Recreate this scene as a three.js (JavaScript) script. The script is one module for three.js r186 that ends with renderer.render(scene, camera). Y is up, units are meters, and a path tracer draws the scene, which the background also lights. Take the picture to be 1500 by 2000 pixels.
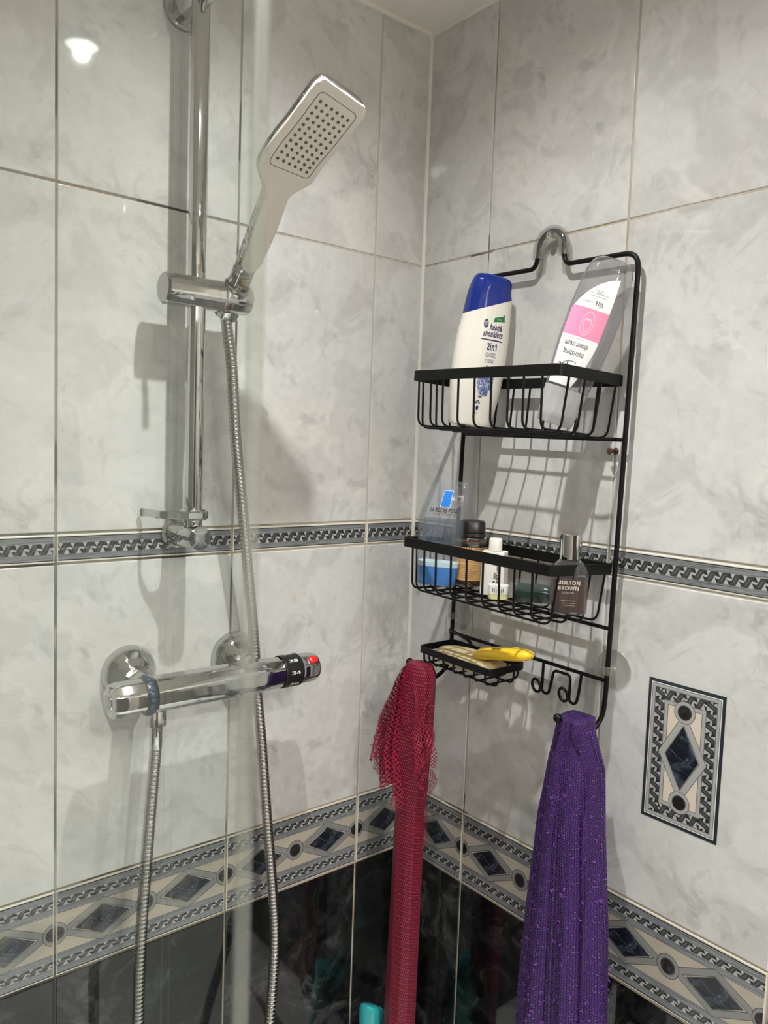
import * as THREE from 'three';
import { mergeGeometries, mergeVertices, toCreasedNormals } from 'three/addons/utils/BufferGeometryUtils.js';
import { RoundedBoxGeometry } from 'three/addons/geometries/RoundedBoxGeometry.js';

// ---------------------------------------------------------------- camera, light, exposure
const scene = new THREE.Scene();
scene.background = new THREE.Color(0x060606);
const camera = new THREE.PerspectiveCamera(2 * Math.atan(1000 / 1536.2) * 180 / Math.PI, 0.75, 0.02, 20);
camera.position.set(-0.9142, 0.1214, 1.0262);
camera.rotation.set(-0.0801, -0.6896, 0.0352, 'YXZ');
camera.focus = 1.1; camera.userData.fStop = 10;
const EXPOSURE = 0.6;
const LAMP = 3.6, SPILL = 2.7;                   // candela: beam and spill of one ceiling spot
const LAMP_COLOR = new THREE.Color().setRGB(1.0, 0.995, 0.965);
const CEIL = 0.8132;
const LAMPS = [                                  // x, z, share
  [-0.428, 0.444, 0.9], [-0.428, 1.42, 1.2], [-1.215, 1.52, 1.0], [-0.7, 1.98, 4.2]];

// ---------------------------------------------------------------- helpers
const V = (x, y, z) => new THREE.Vector3(x, y, z);
let seed = 1234567;
const rnd = () => { seed |= 0; seed = seed + 0x6D2B79F5 | 0; let t = Math.imul(seed ^ seed >>> 15, 1 | seed); t = t + Math.imul(t ^ t >>> 7, 61 | t) ^ t; return ((t ^ t >>> 14) >>> 0) / 4294967296; };
const used = {};
const numbered = (n) => { used[n] = (used[n] ?? -1) + 1; return used[n] ? `${n}_${String(used[n]).padStart(3, '0')}` : n; };
function thing(name, label, category, [x, y, z] = [0, 0, 0], turn = 0, group) {
  const o = new THREE.Group(); o.name = numbered(name); scene.add(o);
  o.position.set(x, y, z); o.rotation.y = turn; o.userData = { label, category };
  if (group) o.userData.group = group;
  return o;
}
function struct(name, parent) { const o = new THREE.Group(); o.name = name; (parent || scene).add(o); o.userData.kind = 'structure'; return o; }
function mesh(name, geo, mat, parent) { const m = new THREE.Mesh(geo, mat); m.name = name; parent.add(m); return m; }
const merge = (list) => mergeGeometries(list.map((g) => { const q = g.index ? g.toNonIndexed() : g; for (const k of Object.keys(q.attributes)) if (!['position', 'normal', 'uv'].includes(k)) q.deleteAttribute(k); return q; }));

function geom(pos, nor, uv, idx) {
  const g = new THREE.BufferGeometry();
  g.setAttribute('position', new THREE.Float32BufferAttribute(pos, 3));
  if (nor) g.setAttribute('normal', new THREE.Float32BufferAttribute(nor, 3));
  g.setAttribute('uv', new THREE.Float32BufferAttribute(uv, 2));
  if (idx) g.setIndex(idx);
  if (!nor) g.computeVertexNormals();
  return g;
}
// a polyline with rounded corners
function roundPath(pts, r, closed = false, n = 5) {
  const out = [], N = pts.length;
  for (let i = 0; i < N; i++) {
    const p = pts[i];
    if (!closed && (i === 0 || i === N - 1)) { out.push(p.clone()); continue; }
    const a = pts[(i + N - 1) % N], b = pts[(i + 1) % N], rr = Array.isArray(r) ? r[i] : r;
    const la = a.distanceTo(p), lb = b.distanceTo(p), k = Math.min(rr, la * 0.49, lb * 0.49);
    if (k < 1e-5) { out.push(p.clone()); continue; }
    const s = p.clone().lerp(a, k / la), e = p.clone().lerp(b, k / lb);
    for (let j = 0; j <= n; j++) { const t = j / n, q = 1 - t; out.push(V(q * q * s.x + 2 * q * t * p.x + t * t * e.x, q * q * s.y + 2 * q * t * p.y + t * t * e.y, q * q * s.z + 2 * q * t * p.z + t * t * e.z)); }
  }
  return out;
}
// round tube along a polyline; rad is a number or a function of the length along it
function sweep(pts, rad, radial = 8, closed = false) {
  const N = pts.length, pos = [], nor = [], uv = [], idx = [], T = [], L = [0];
  for (let i = 0; i < N; i++) {
    const a = pts[closed ? (i + N - 1) % N : Math.max(0, i - 1)], b = pts[closed ? (i + 1) % N : Math.min(N - 1, i + 1)];
    T.push(b.clone().sub(a).normalize());
    if (i) L.push(L[i - 1] + pts[i].distanceTo(pts[i - 1]));
  }
  let u = Math.abs(T[0].y) < 0.9 ? V(0, 1, 0) : V(1, 0, 0);
  u.sub(T[0].clone().multiplyScalar(u.dot(T[0]))).normalize();
  const M = closed ? N + 1 : N;
  for (let j = 0; j < M; j++) {
    const i = j % N;
    u = u.clone().sub(T[i].clone().multiplyScalar(u.dot(T[i]))).normalize();
    const w = T[i].clone().cross(u), R = typeof rad === 'function' ? rad(L[i] ?? 0, i) : rad;
    for (let k = 0; k <= radial; k++) {
      const t = k / radial * Math.PI * 2, d = u.clone().multiplyScalar(Math.cos(t)).addScaledVector(w, Math.sin(t));
      pos.push(pts[i].x + d.x * R, pts[i].y + d.y * R, pts[i].z + d.z * R); nor.push(d.x, d.y, d.z); uv.push(k / radial, (L[i] ?? 0));
      if (j && k) { const a = (j - 1) * (radial + 1) + k - 1, b = j * (radial + 1) + k - 1; idx.push(a, a + 1, b, b, a + 1, b + 1); }
    }
  }
  if (!closed) for (const e of [0, N - 1]) {
    const base = pos.length / 3, s = e ? 1 : -1;
    pos.push(...pts[e].toArray()); nor.push(...T[e].clone().multiplyScalar(s).toArray()); uv.push(0, 0);
    for (let k = 0; k <= radial; k++) { const q = (e * (radial + 1) + k) * 3; pos.push(pos[q], pos[q + 1], pos[q + 2]); nor.push(...T[e].clone().multiplyScalar(s).toArray()); uv.push(0, 0); if (k) e ? idx.push(base, base + k, base + k + 1) : idx.push(base, base + k + 1, base + k); }
  }
  const g = geom(pos, typeof rad === 'function' ? null : nor, uv, idx);
  return g;
}
const wire = (pts, r, bend = 0.008, closed = false, radial = 8) => sweep(roundPath(pts.map((p) => V(...p)), bend, closed), r, radial, closed);
// turned profile [radius, height][] along an axis from a point
function turned(profile, from = [0, 0, 0], dir = [0, 1, 0], seg = 32, phi0 = 0, phi = Math.PI * 2) {
  let g = new THREE.LatheGeometry(profile.map(([r, h]) => new THREE.Vector2(Math.max(r, 1e-5), h)), seg, phi0, phi);
  g = toCreasedNormals(g, 0.6);
  g.applyQuaternion(new THREE.Quaternion().setFromUnitVectors(V(0, 1, 0), V(...dir).normalize()));
  g.translate(...from);
  return g;
}
const rod = (a, b, r, bev = 0.001, seg = 32) => { const d = V(...b).sub(V(...a)), h = d.length(); return turned([[0, 0], [r - bev, 0], [r - bev * 0.3, bev * 0.3], [r, bev], [r, h - bev], [r - bev * 0.3, h - bev * 0.3], [r - bev, h], [0, h]], a, d.toArray(), seg); };
// superellipse rings joined along a height: sections {y, w, d, n, x, z}
const ring = (s, seg = 40) => { const out = []; for (let k = 0; k < seg; k++) { const t = k / seg * Math.PI * 2, c = Math.cos(t), q = Math.sin(t), n = 2 / (s.n ?? 2); out.push(V((s.x ?? 0) + s.w / 2 * Math.sign(c) * Math.abs(c) ** n, s.y, (s.z ?? 0) + s.d / 2 * Math.sign(q) * Math.abs(q) ** n)); } return out; };
function skin(rings, caps = true, crease = 0.7) {
  const N = rings[0].length, pos = [], uv = [], idx = [];
  rings.forEach((r, j) => r.forEach((p, k) => { pos.push(p.x, p.y, p.z); uv.push(k / N, j / (rings.length - 1)); if (j) { const a = (j - 1) * N + k, b = j * N + k, a2 = (j - 1) * N + (k + 1) % N, b2 = j * N + (k + 1) % N; idx.push(a, b, a2, b, b2, a2); } }));
  if (caps) for (const e of [0, rings.length - 1]) {
    const c = rings[e].reduce((s, p) => s.add(p), V(0, 0, 0)).divideScalar(N), base = pos.length / 3;
    pos.push(c.x, c.y, c.z); uv.push(0.5, 0.5);
    for (let k = 0; k < N; k++) { const a = e * N + k, b = e * N + (k + 1) % N; e ? idx.push(base, b, a) : idx.push(base, a, b); }
  }
  return toCreasedNormals(geom(pos, null, uv, idx), crease);
}
const smooth = (secs, per = 6) => {             // in-between sections along a smooth profile
  const keys = ['y', 'w', 'd', 'n', 'x', 'z'], out = [];
  const full = secs.map((s) => ({ n: 2, x: 0, z: 0, ...s }));
  for (let i = 0; i < full.length - 1; i++) for (let j = 0; j < per; j++) {
    const t = j / per, o = {}, p0 = full[Math.max(0, i - 1)], p1 = full[i], p2 = full[i + 1], p3 = full[Math.min(full.length - 1, i + 2)];
    for (const k of keys) { const m1 = (p2[k] - p0[k]) * 0.5, m2 = (p3[k] - p1[k]) * 0.5, t2 = t * t, t3 = t2 * t; const v = (2 * t3 - 3 * t2 + 1) * p1[k] + (t3 - 2 * t2 + t) * m1 + (-2 * t3 + 3 * t2) * p2[k] + (t3 - t2) * m2; o[k] = p1[k] === p2[k] ? p1[k] : v; }
    out.push(o);
  }
  out.push(full[full.length - 1]);
  return out;
};
const bottle = (secs, seg = 40) => skin(secs.map((s) => ring(s, seg)));
const at = (secs, y) => { let i = 0; while (i < secs.length - 2 && secs[i + 1].y < y) i++; const a = secs[i], b = secs[i + 1], t = THREE.MathUtils.clamp((y - a.y) / (b.y - a.y || 1), 0, 1), o = { y }; for (const k of ['w', 'd', 'n', 'x', 'z']) o[k] = (a[k] ?? (k === 'n' ? 2 : 0)) * (1 - t) + (b[k] ?? (k === 'n' ? 2 : 0)) * t; return o; };
// a printed label lying on the front (+z) of a bottle between two heights; x0..x1 are shares of the half width
function labelPatch(secs, y0, y1, x0, x1, off = 0.0003, ny = 14, nx = 14, edge) {
  const pos = [], uv = [], idx = [];
  for (let j = 0; j <= ny; j++) for (let i = 0; i <= nx; i++) {
    let v = j / ny; const u = i / nx, x = x0 + (x1 - x0) * u, y = y0 + (y1 - y0) * (edge ? edge(u, v) : v), s = at(secs, y), n = s.n;
    const z = s.d / 2 * Math.max(0, 1 - Math.abs(x) ** n) ** (1 / n);
    pos.push(s.x + x * s.w / 2 * (1 + off * 20), y, s.z + z + off); uv.push(u, v);
    if (i && j) { const a = (j - 1) * (nx + 1) + i - 1, b = a + nx + 1; idx.push(a, a + 1, b, b, a + 1, b + 1); }
  }
  return geom(pos, null, uv, idx);
}
function extrude(shape, depth, bevel = 0.0006, seg = 2, curve = 12) {
  return new THREE.ExtrudeGeometry(shape, { depth: depth - 2 * bevel, bevelEnabled: bevel > 0, bevelSize: bevel, bevelThickness: bevel, bevelOffset: -bevel, bevelSegments: seg, curveSegments: curve }).translate(0, 0, bevel);
}
const poly = (pts) => { const s = new THREE.Shape(); pts.forEach(([x, y], i) => (i ? s.lineTo(x, y) : s.moveTo(x, y))); s.closePath(); return s; };

// ---------------------------------------------------------------- textures
const hash = (x, y, s) => { let h = Math.imul(x, 374761393) + Math.imul(y, 668265263) + Math.imul(s, 982451653); h = Math.imul(h ^ h >>> 13, 1274126177); return ((h ^ h >>> 16) >>> 0) / 4294967296; };
function vnoise(x, y, per, s) {                  // repeats every per cells
  const xi = Math.floor(x), yi = Math.floor(y), fx = x - xi, fy = y - yi, m = (q) => ((q % per) + per) % per;
  const u = fx * fx * fx * (fx * (fx * 6 - 15) + 10), v = fy * fy * fy * (fy * (fy * 6 - 15) + 10);
  const a = hash(m(xi), m(yi), s), b = hash(m(xi + 1), m(yi), s), c = hash(m(xi), m(yi + 1), s), d = hash(m(xi + 1), m(yi + 1), s);
  return a + (b - a) * u + (c - a) * v + (a - b - c + d) * u * v;
}
function fbm(x, y, f, oct, s) { let v = 0, w = 0.5, t = 0; for (let i = 0; i < oct; i++) { v += w * vnoise(x * f, y * f, f, s + i * 17); t += w; w *= 0.5; f *= 2; } return v / t; }
const sst = (a, b, x) => { const t = Math.min(1, Math.max(0, (x - a) / (b - a))); return t * t * (3 - 2 * t); };
const toS = (v) => 255 * (v <= 0.0031308 ? 12.92 * v : 1.055 * Math.max(v, 0) ** (1 / 2.4) - 0.055);
function dataTex(n, f, metres) {                 // f(u, v) gives linear r, g, b; the map covers `metres`
  const d = new Uint8Array(n * n * 4);
  for (let j = 0; j < n; j++) for (let i = 0; i < n; i++) { const c = f(i / n, j / n), k = (j * n + i) * 4; for (let q = 0; q < 3; q++) d[k + q] = Math.min(255, Math.max(0, toS(c[q]))); d[k + 3] = 255; }
  const t = new THREE.DataTexture(d, n, n); t.colorSpace = THREE.SRGBColorSpace; t.wrapS = t.wrapT = THREE.RepeatWrapping; t.magFilter = THREE.LinearFilter; t.minFilter = THREE.LinearMipmapLinearFilter; t.generateMipmaps = true;
  t.repeat.set(1 / metres, 1 / metres); t.needsUpdate = true;
  return t;
}
function canvasTex(w, h, draw, srgb = true, rep) {
  const c = document.createElement('canvas'); c.width = w; c.height = h; const x = c.getContext('2d'); draw(x, w, h);
  const t = new THREE.CanvasTexture(c); if (srgb) t.colorSpace = THREE.SRGBColorSpace; t.wrapS = t.wrapT = THREE.RepeatWrapping; t.anisotropy = 8;
  if (rep) t.repeat.set(1 / rep[0], 1 / rep[1]);
  return t;
}
const marbleTex = dataTex(1024, (u, v) => {      // pale grey marbled glaze with soft clouds and thin strokes
  const wx = fbm(u, v, 4, 4, 3) - 0.5, wy = fbm(u, v, 4, 4, 91) - 0.5, p = u + wx * 0.22, q = v + wy * 0.22;
  const cloud = fbm(p, q, 5, 4, 7), patch = sst(0.5, 0.66, fbm(p + 0.31, q + 0.17, 9, 6, 23)), fine = fbm(u, v, 64, 3, 5) - 0.5;
  const fx = fbm(u, v, 28, 3, 45) - 0.5;
  const r1 = 1 - Math.abs(2 * fbm(p + fx * 0.03, q * 2 + p, 4, 2, 41) - 1), vein = sst(0.972, 0.998, r1) * sst(0.5, 0.66, fbm(u, v, 14, 3, 77));
  const r2 = 1 - Math.abs(2 * fbm(p * 2 - q + fx * 0.02, q + wy * 0.2, 4, 2, 57) - 1), stroke = sst(0.965, 0.998, r2) * sst(0.52, 0.64, fbm(u, v, 12, 3, 131));
  const r3 = 1 - Math.abs(2 * fbm(p * 3 + q + fx * 0.05, q * 2 - p, 5, 2, 821) - 1), hair = sst(0.978, 0.999, r3) * sst(0.52, 0.66, fbm(u + 0.3, v, 20, 3, 831));
  const fleck = sst(0.6, 0.74, fbm(p + 0.2, q * 1.0 + 0.6, 34, 4, 841)) * sst(0.44, 0.6, fbm(u, v, 7, 4, 851));
  const l = 0.628 + (cloud - 0.5) * 0.13 - patch * 0.075 - vein * 0.05 + stroke * 0.035 + fine * 0.07 - hair * 0.04 - fleck * 0.07 - sst(0.62, 0.8, fbm(p + 0.7, q, 30, 3, 801)) * 0.07 * sst(0.45, 0.6, fbm(u, v, 6, 3, 811));
  const warm = (fbm(u, v, 3, 3, 201) - 0.5) * 0.045;
  return [l * (1.0 + warm), l * 0.993, l * (0.955 - warm)];
}, 0.62);
const darkTex = dataTex(1024, (u, v) => {        // near-black green-grey marble with cloudy veins
  const wx = fbm(u, v, 5, 4, 303) - 0.5, wy = fbm(u, v, 5, 4, 391) - 0.5, p = u + wx * 0.3, q = v + wy * 0.3;
  const cl = fbm(p, q, 8, 5, 307), pa = sst(0.48, 0.72, cl), fl = sst(0.55, 0.75, fbm(p, q, 34, 3, 323));
  const r1 = 1 - Math.abs(2 * fbm(p, q, 9, 4, 341) - 1), vein = sst(0.955, 0.999, r1) * sst(0.5, 0.66, fbm(u, v, 16, 3, 377));
  const mo = sst(0.46, 0.66, fbm(p + 0.1, q + 0.4, 22, 5, 357)), l = 0.0055 + pa * 0.012 + mo * (0.008 + 0.022 * pa) + fl * 0.026 * (0.3 + pa) + vein * 0.014;
  const g = sst(0.55, 0.7, fbm(u + 0.4, v, 5, 3, 349));
  return [l * (1 - 0.35 * g), l * (1.0 + 0.1 * g), l * (1.02 + 0.05 * g)];
}, 0.5);
const navyTex = dataTex(512, (u, v) => {
  const wx = fbm(u, v, 5, 4, 503) - 0.5, p = u + wx * 0.25, q = v - wx * 0.2, pa = sst(0.4, 0.7, fbm(p, q, 9, 5, 511)), vein = sst(0.92, 0.999, 1 - Math.abs(2 * fbm(p, q, 8, 4, 541) - 1));
  const l = 0.014 + pa * 0.035 + vein * 0.07;
  return [l * 0.8, l * 1.0, l * 1.35];
}, 0.12);
const groutTex = dataTex(512, (u, v) => {        // cream grout, browned and speckled in places
  const b = sst(0.45, 0.72, fbm(u, v, 4, 4, 601)), m = sst(0.62, 0.74, fbm(u, v, 18, 3, 631)) * sst(0.48, 0.6, fbm(u, v, 3, 2, 661)), f = (fbm(u, v, 60, 2, 641) - 0.5) * 0.1;
  const l = 0.5 + f;
  return [l * (1 - 0.12 * b) * (1 - 0.7 * m), l * (0.94 - 0.2 * b) * (1 - 0.73 * m), l * (0.83 - 0.29 * b) * (1 - 0.76 * m)];
}, 0.9);

const groutTexLeft = dataTex(1024, (u, v) => {   // the same grout, mouldy towards the left of the shower wall
  const g = 1 - sst(0.8, 0.9, u + (fbm(u, v, 8, 3, 701) - 0.5) * 0.08), m = sst(0.5, 0.62, fbm(u, v, 24, 4, 711)) * g, b = sst(0.42, 0.7, fbm(u, v, 10, 4, 721));
  const l = (0.5 - 0.24 * g) * (1 - 0.75 * m);
  return [l, l * (0.93 - 0.12 * b), l * (0.81 - 0.2 * b)];
}, 2.2);

// printed bands of the border tiles; x, y in millimetres
function rope(c, x0, x1, y, h, per, bump) {
  c.save(); c.beginPath(); c.rect(x0, y, x1 - x0, h); c.clip();
  c.fillStyle = bump ? '#707070' : '#aeaca7'; c.fillRect(x0, y, x1 - x0, h);
  const n = Math.round((x1 - x0) / per), p = (x1 - x0) / n;
  for (let k = -1; k <= n; k++) {
    const X = x0 + k * p, P = (pts, f) => { c.fillStyle = f; c.beginPath(); pts.forEach(([a, b], i) => (i ? c.lineTo(X + a * p, y + b * h) : c.moveTo(X + a * p, y + b * h))); c.closePath(); c.fill(); };
    const A = bump ? '#c8c8c8' : '#3c3e40', B = bump ? '#a0a0a0' : '#2a2c2e', C = bump ? '#e0e0e0' : '#54565a';
    P([[0.62, 0], [1.02, 0], [1.2, 0.46], [1.0, 0.4], [0.72, 0.36]], B);
    P([[0.3, 1], [-0.06, 1], [-0.26, 0.54], [-0.04, 0.62], [0.24, 0.66]], B);
    P([[-0.04, 1], [0.47, 1], [0.9, 0], [0.39, 0]], A);
    P([[0.2, 0.8], [0.36, 0.8], [0.62, 0.2], [0.48, 0.2]], C);
  }
  c.restore();
}
function bandLines(c, x0, x1, y0, y1, bump) {    // grey brushed band
  c.fillStyle = bump ? '#909090' : '#75787b'; c.fillRect(x0, y0, x1 - x0, y1 - y0);
  let s = 7; const r = () => (s = (s * 16807) % 2147483647) / 2147483647;
  for (let k = 0; k < 60; k++) { const y = y0 + r() * (y1 - y0), x = x0 + r() * (x1 - x0) - 20; c.fillStyle = r() < 0.5 ? 'rgba(60,62,66,0.35)' : 'rgba(190,192,196,0.3)'; c.fillRect(x, y, 15 + r() * 60, 0.35 + r() * 0.4); }
}
function drawBorder(bump) {
  return (c, w, h) => {
    c.scale(w / 250, h / 121);
    c.fillStyle = bump ? '#808080' : '#cfc9ba'; c.fillRect(0, 0, 250, 121);
    c.fillStyle = bump ? '#606060' : '#26282a'; c.fillRect(3, 4, 244, 113);
    for (const [a, b] of [[5.5, 14], [24, 32.5], [88.5, 97], [107, 115.5]]) bandLines(c, 3, 247, a, b, bump);
    rope(c, 3, 247, 14, 10, 15.4, bump); rope(c, 3, 247, 97, 10, 15.4, bump);
    c.fillStyle = bump ? '#808080' : '#5a5a58'; c.fillRect(3, 32.5, 244, 56);
    c.fillStyle = bump ? '#a0a0a0' : '#aaa294'; c.fillRect(3, 33.2, 244, 54.6);
    c.fillStyle = bump ? '#909090' : 'rgba(120,112,100,0.25)'; for (let k = 0; k < 90; k++) c.fillRect((k * 37.7) % 250, 33 + (k * 17.3) % 54, 6 + (k * 7) % 9, 0.5);
    const L = (wd, f) => { c.strokeStyle = f; c.lineWidth = wd; for (const cx of [62.5, 187.5]) { c.beginPath(); c.moveTo(cx - 62.5, 60.5 + 16); c.moveTo(cx - 52, 60.5); c.lineTo(cx, 34.5); c.lineTo(cx + 52, 60.5); c.lineTo(cx, 86.5); c.closePath(); c.stroke(); } };
    L(9.4, bump ? '#707070' : '#3e3d3a'); L(8, bump ? '#b0b0b0' : '#80817f');
    for (const cx of [0, 125, 250]) { for (const [r, f, g] of [[16, '#3e3d3a', '#707070'], [15.2, '#80817f', '#b0b0b0'], [10.5, '#3e3d3a', '#707070']]) { c.fillStyle = bump ? g : f; c.beginPath(); c.arc(cx, 60.5, r, 0, 7); c.fill(); } }
    c.fillStyle = bump ? '#808080' : '#cfc9ba'; c.fillRect(0, 0, 3, 121); c.fillRect(247, 0, 3, 121);
  };
}
function drawStrip(bump) {
  return (c, w, h) => {
    c.scale(w / 250, h / 39);
    c.fillStyle = bump ? '#808080' : '#dad6ca'; c.fillRect(0, 0, 250, 39);
    c.fillStyle = bump ? '#606060' : '#1e2022'; c.fillRect(3, 4, 244, 31);
    bandLines(c, 3, 247, 5.2, 12.6, bump); bandLines(c, 3, 247, 26.4, 33.8, bump);
    rope(c, 3, 247, 12.6, 13.8, 15.3, bump);
  };
}
const borderTex = canvasTex(2000, 968, drawBorder(false), true, [0.25, 0.121]), borderBump = canvasTex(1000, 484, drawBorder(true), false, [0.25, 0.121]);
const stripTex = canvasTex(1500, 234, drawStrip(false), true, [0.25, 0.0392]), stripBump = canvasTex(1000, 156, drawStrip(true), false, [0.25, 0.0392]);
const panelTex = canvasTex(832, 1480, (c, w, h) => {
  c.scale(w / 104, h / 185);
  const R = (i, f) => { c.fillStyle = f; c.fillRect(i, i, 104 - 2 * i, 185 - 2 * i); };
  R(0, '#2a3036'); R(4.2, '#e2e0dc'); R(5.4, '#6a6c70'); R(6.2, '#a6a6a4'); R(9.6, '#6a6c70'); R(10.6, '#aeaca7');
  rope(c, 10.6, 93.4, 10.6, 13, 13.6); rope(c, 10.6, 93.4, 161.4, 13, 13.6);
  for (const X of [10.6, 80.4]) { c.save(); c.translate(X + 13, 10.6); c.rotate(Math.PI / 2); rope(c, 0, 163.8, 0, 13, 13.6); c.restore(); }
  c.fillStyle = '#5c5c5a'; c.fillRect(23.6, 23.6, 56.8, 137.8); c.fillStyle = '#a6a6a4'; c.fillRect(24.3, 24.3, 55.4, 136.4);
  c.fillStyle = '#5c5c5a'; c.fillRect(28.6, 28.6, 46.8, 127.8); c.fillStyle = '#d6cab9'; c.fillRect(29.4, 29.4, 45.2, 126.2);
  for (const [wd, f] of [[9, '#5c5c5a'], [7.4, '#a6a6a4']]) { c.strokeStyle = f; c.lineWidth = wd; c.lineJoin = 'miter'; c.beginPath(); c.moveTo(52, 42); c.lineTo(80, 92.5); c.lineTo(52, 143); c.lineTo(24, 92.5); c.closePath(); c.stroke(); }
  for (const cy of [34, 151]) for (const [r, f] of [[14.5, '#5c5c5a'], [13.7, '#a6a6a4'], [9.6, '#5c5c5a']]) { c.fillStyle = f; c.beginPath(); c.arc(52, cy, r, 0, 7); c.fill(); }
});

// ---------------------------------------------------------------- materials
const std = (o) => new THREE.MeshStandardMaterial(o), phy = (o) => new THREE.MeshPhysicalMaterial(o);
const rgb = (r, g, b) => new THREE.Color().setRGB(r, g, b);
const M = {
  tile: phy({ map: marbleTex, roughness: 0.045, ior: 1.5 }),
  dark: phy({ map: darkTex, roughness: 0.06, ior: 1.5 }),
  groutLeft: std({ map: groutTexLeft, roughness: 0.9 }),
  grout: std({ map: groutTex, roughness: 0.9 }),
  border: phy({ map: borderTex, bumpMap: borderBump, bumpScale: 0.0005, roughness: 0.16 }),
  strip: phy({ map: stripTex, bumpMap: stripBump, bumpScale: 0.0005, roughness: 0.16 }),
  panel: phy({ map: panelTex, roughness: 0.15 }),
  navy: phy({ map: navyTex, roughness: 0.1 }),
  roundel: phy({ color: rgb(0.018, 0.017, 0.016), roughness: 0.15 }),
  caulk: std({ color: rgb(0.76, 0.74, 0.67), roughness: 0.45 }),
  plaster: std({ color: rgb(0.84, 0.79, 0.73), roughness: 0.85 }),
  floor: std({ color: rgb(0.5, 0.48, 0.45), roughness: 0.4 }),
  room: std({ color: rgb(0.86, 0.76, 0.64), roughness: 0.6 }),
  farWall: std({ color: rgb(0.3, 0.29, 0.28), roughness: 0.6 }),
  acrylic: phy({ color: rgb(0.8, 0.8, 0.78), roughness: 0.12 }),
  chrome: std({ color: rgb(0.55, 0.55, 0.54), metalness: 1, roughness: 0.06 }),
  satin: std({ color: rgb(0.42, 0.43, 0.43), metalness: 1, roughness: 0.22 }),
  hose: std({ color: rgb(0.43, 0.42, 0.40), metalness: 1, roughness: 0.2 }),
  black: phy({ color: rgb(0.0035, 0.0035, 0.0037), roughness: 0.42, specularIntensity: 0.45 }),
  whitePlastic: phy({ color: rgb(0.70, 0.66, 0.60), roughness: 0.35 }),
  nozzle: std({ color: rgb(0.12, 0.105, 0.085), roughness: 0.6 }),
  seam: std({ color: rgb(0.2, 0.185, 0.17), roughness: 0.6 }),
  red: phy({ color: rgb(0.8, 0.015, 0.012), roughness: 0.25 }),
  blackPlastic: phy({ color: rgb(0.008, 0.008, 0.008), roughness: 0.3 }),
  bead: phy({ color: rgb(0.004, 0.045, 0.115), roughness: 0.3 }),
  clear: phy({ color: rgb(0.86, 0.86, 0.85), transmission: 0.97, thickness: 0, roughness: 0.08, ior: 1.6 }),
  screen: phy({ color: rgb(0.972, 0.994, 0.982), transmission: 1, thickness: 0, roughness: 0.0, ior: 1.5, specularIntensity: 0.55 }),
  edge: phy({ color: rgb(0.82, 0.835, 0.8), transmission: 0.94, thickness: 0, roughness: 0.22, ior: 1.5 }),
  rust: std({ color: rgb(0.07, 0.03, 0.018), roughness: 0.7, metalness: 0.3 }),
};

// ---------------------------------------------------------------- the room
// one tile, back on z = -0.003, face on z = 0, with a rounded rim; uv in metres
function tileGeo(w, h, u0, v0, b = 0.0016, back = -0.003, face = 0) {
  const pos = [], nor = [], uv = [], idx = [], X = w / 2, Y = h / 2;
  const put = (x, y, z, n) => { pos.push(x, y, z); nor.push(...n); uv.push(u0 + x + X, v0 + y + Y); return pos.length / 3 - 1; };
  const quad = (a, b2, c, d) => idx.push(a, b2, c, a, c, d);
  const f = [[-X + b, -Y + b], [X - b, -Y + b], [X - b, Y - b], [-X + b, Y - b]].map(([x, y]) => put(x, y, face, [0, 0, 1]));
  quad(...f);
  const S = [[0, -1], [1, 0], [0, 1], [-1, 0]], C = [[-1, -1], [1, -1], [1, 1], [-1, 1]];
  S.forEach(([sx, sy], k) => {
    const P = C[k], Q = C[(k + 1) % 4], rows = [];
    for (const [ins, z, t] of [[b, face, 0], [b * 0.35, face - b * 0.22, 0.55], [0, face - b * 0.75, 1], [0, back, 1]]) rows.push([P, Q].map(([cx, cy]) => put(cx * (X - ins), cy * (Y - ins), z, t === 0 ? [0, 0, 1] : t === 1 ? [sx, sy, 0] : [sx * 0.6, sy * 0.6, 0.8])));
    for (let r = 0; r < 3; r++) quad(rows[r][0], rows[r + 1][0], rows[r + 1][1], rows[r][1]);
  });
  return geom(pos, nor, uv, idx);
}
const ROWS = [CEIL, 0.4331, 0, -0.0392, -0.4716, -0.5926, -1.025, -1.4575, -1.59];
const KIND = ['tile', 'tile', 'strip', 'tile', 'border', 'dark', 'dark', 'dark'];
const NAMES = { tile: 'tile', strip: 'strip_tile', border: 'border_tile', dark: 'dark_tile' };
const J = 0.0028;                                // joint width
const DX = 0.0375, DY = 0.0205;
const diamondGeo = extrude(poly([[-DX, 0], [0, -DY], [DX, 0], [0, DY]]), 0.0011, 0.0005, 1);
const roundelProfile = [[0.0088, 0], [0.0086, 0.0006], [0.0078, 0.0011], [0.006, 0.0009], [0.0035, 0.0012], [0, 0.0015]];
const roundelFull = turned(roundelProfile, [0, 0, 0], [0, 0, 1], 20);
const halfRoundel = (s) => { const g = toCreasedNormals(new THREE.LatheGeometry(roundelProfile.map(([r, h]) => new THREE.Vector2(r + 1e-5, h)), 10, s > 0 ? 0 : Math.PI, Math.PI), 0.6); g.rotateX(Math.PI / 2); return g; };
const roundelRight = halfRoundel(1), roundelLeft = halfRoundel(-1);
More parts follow.
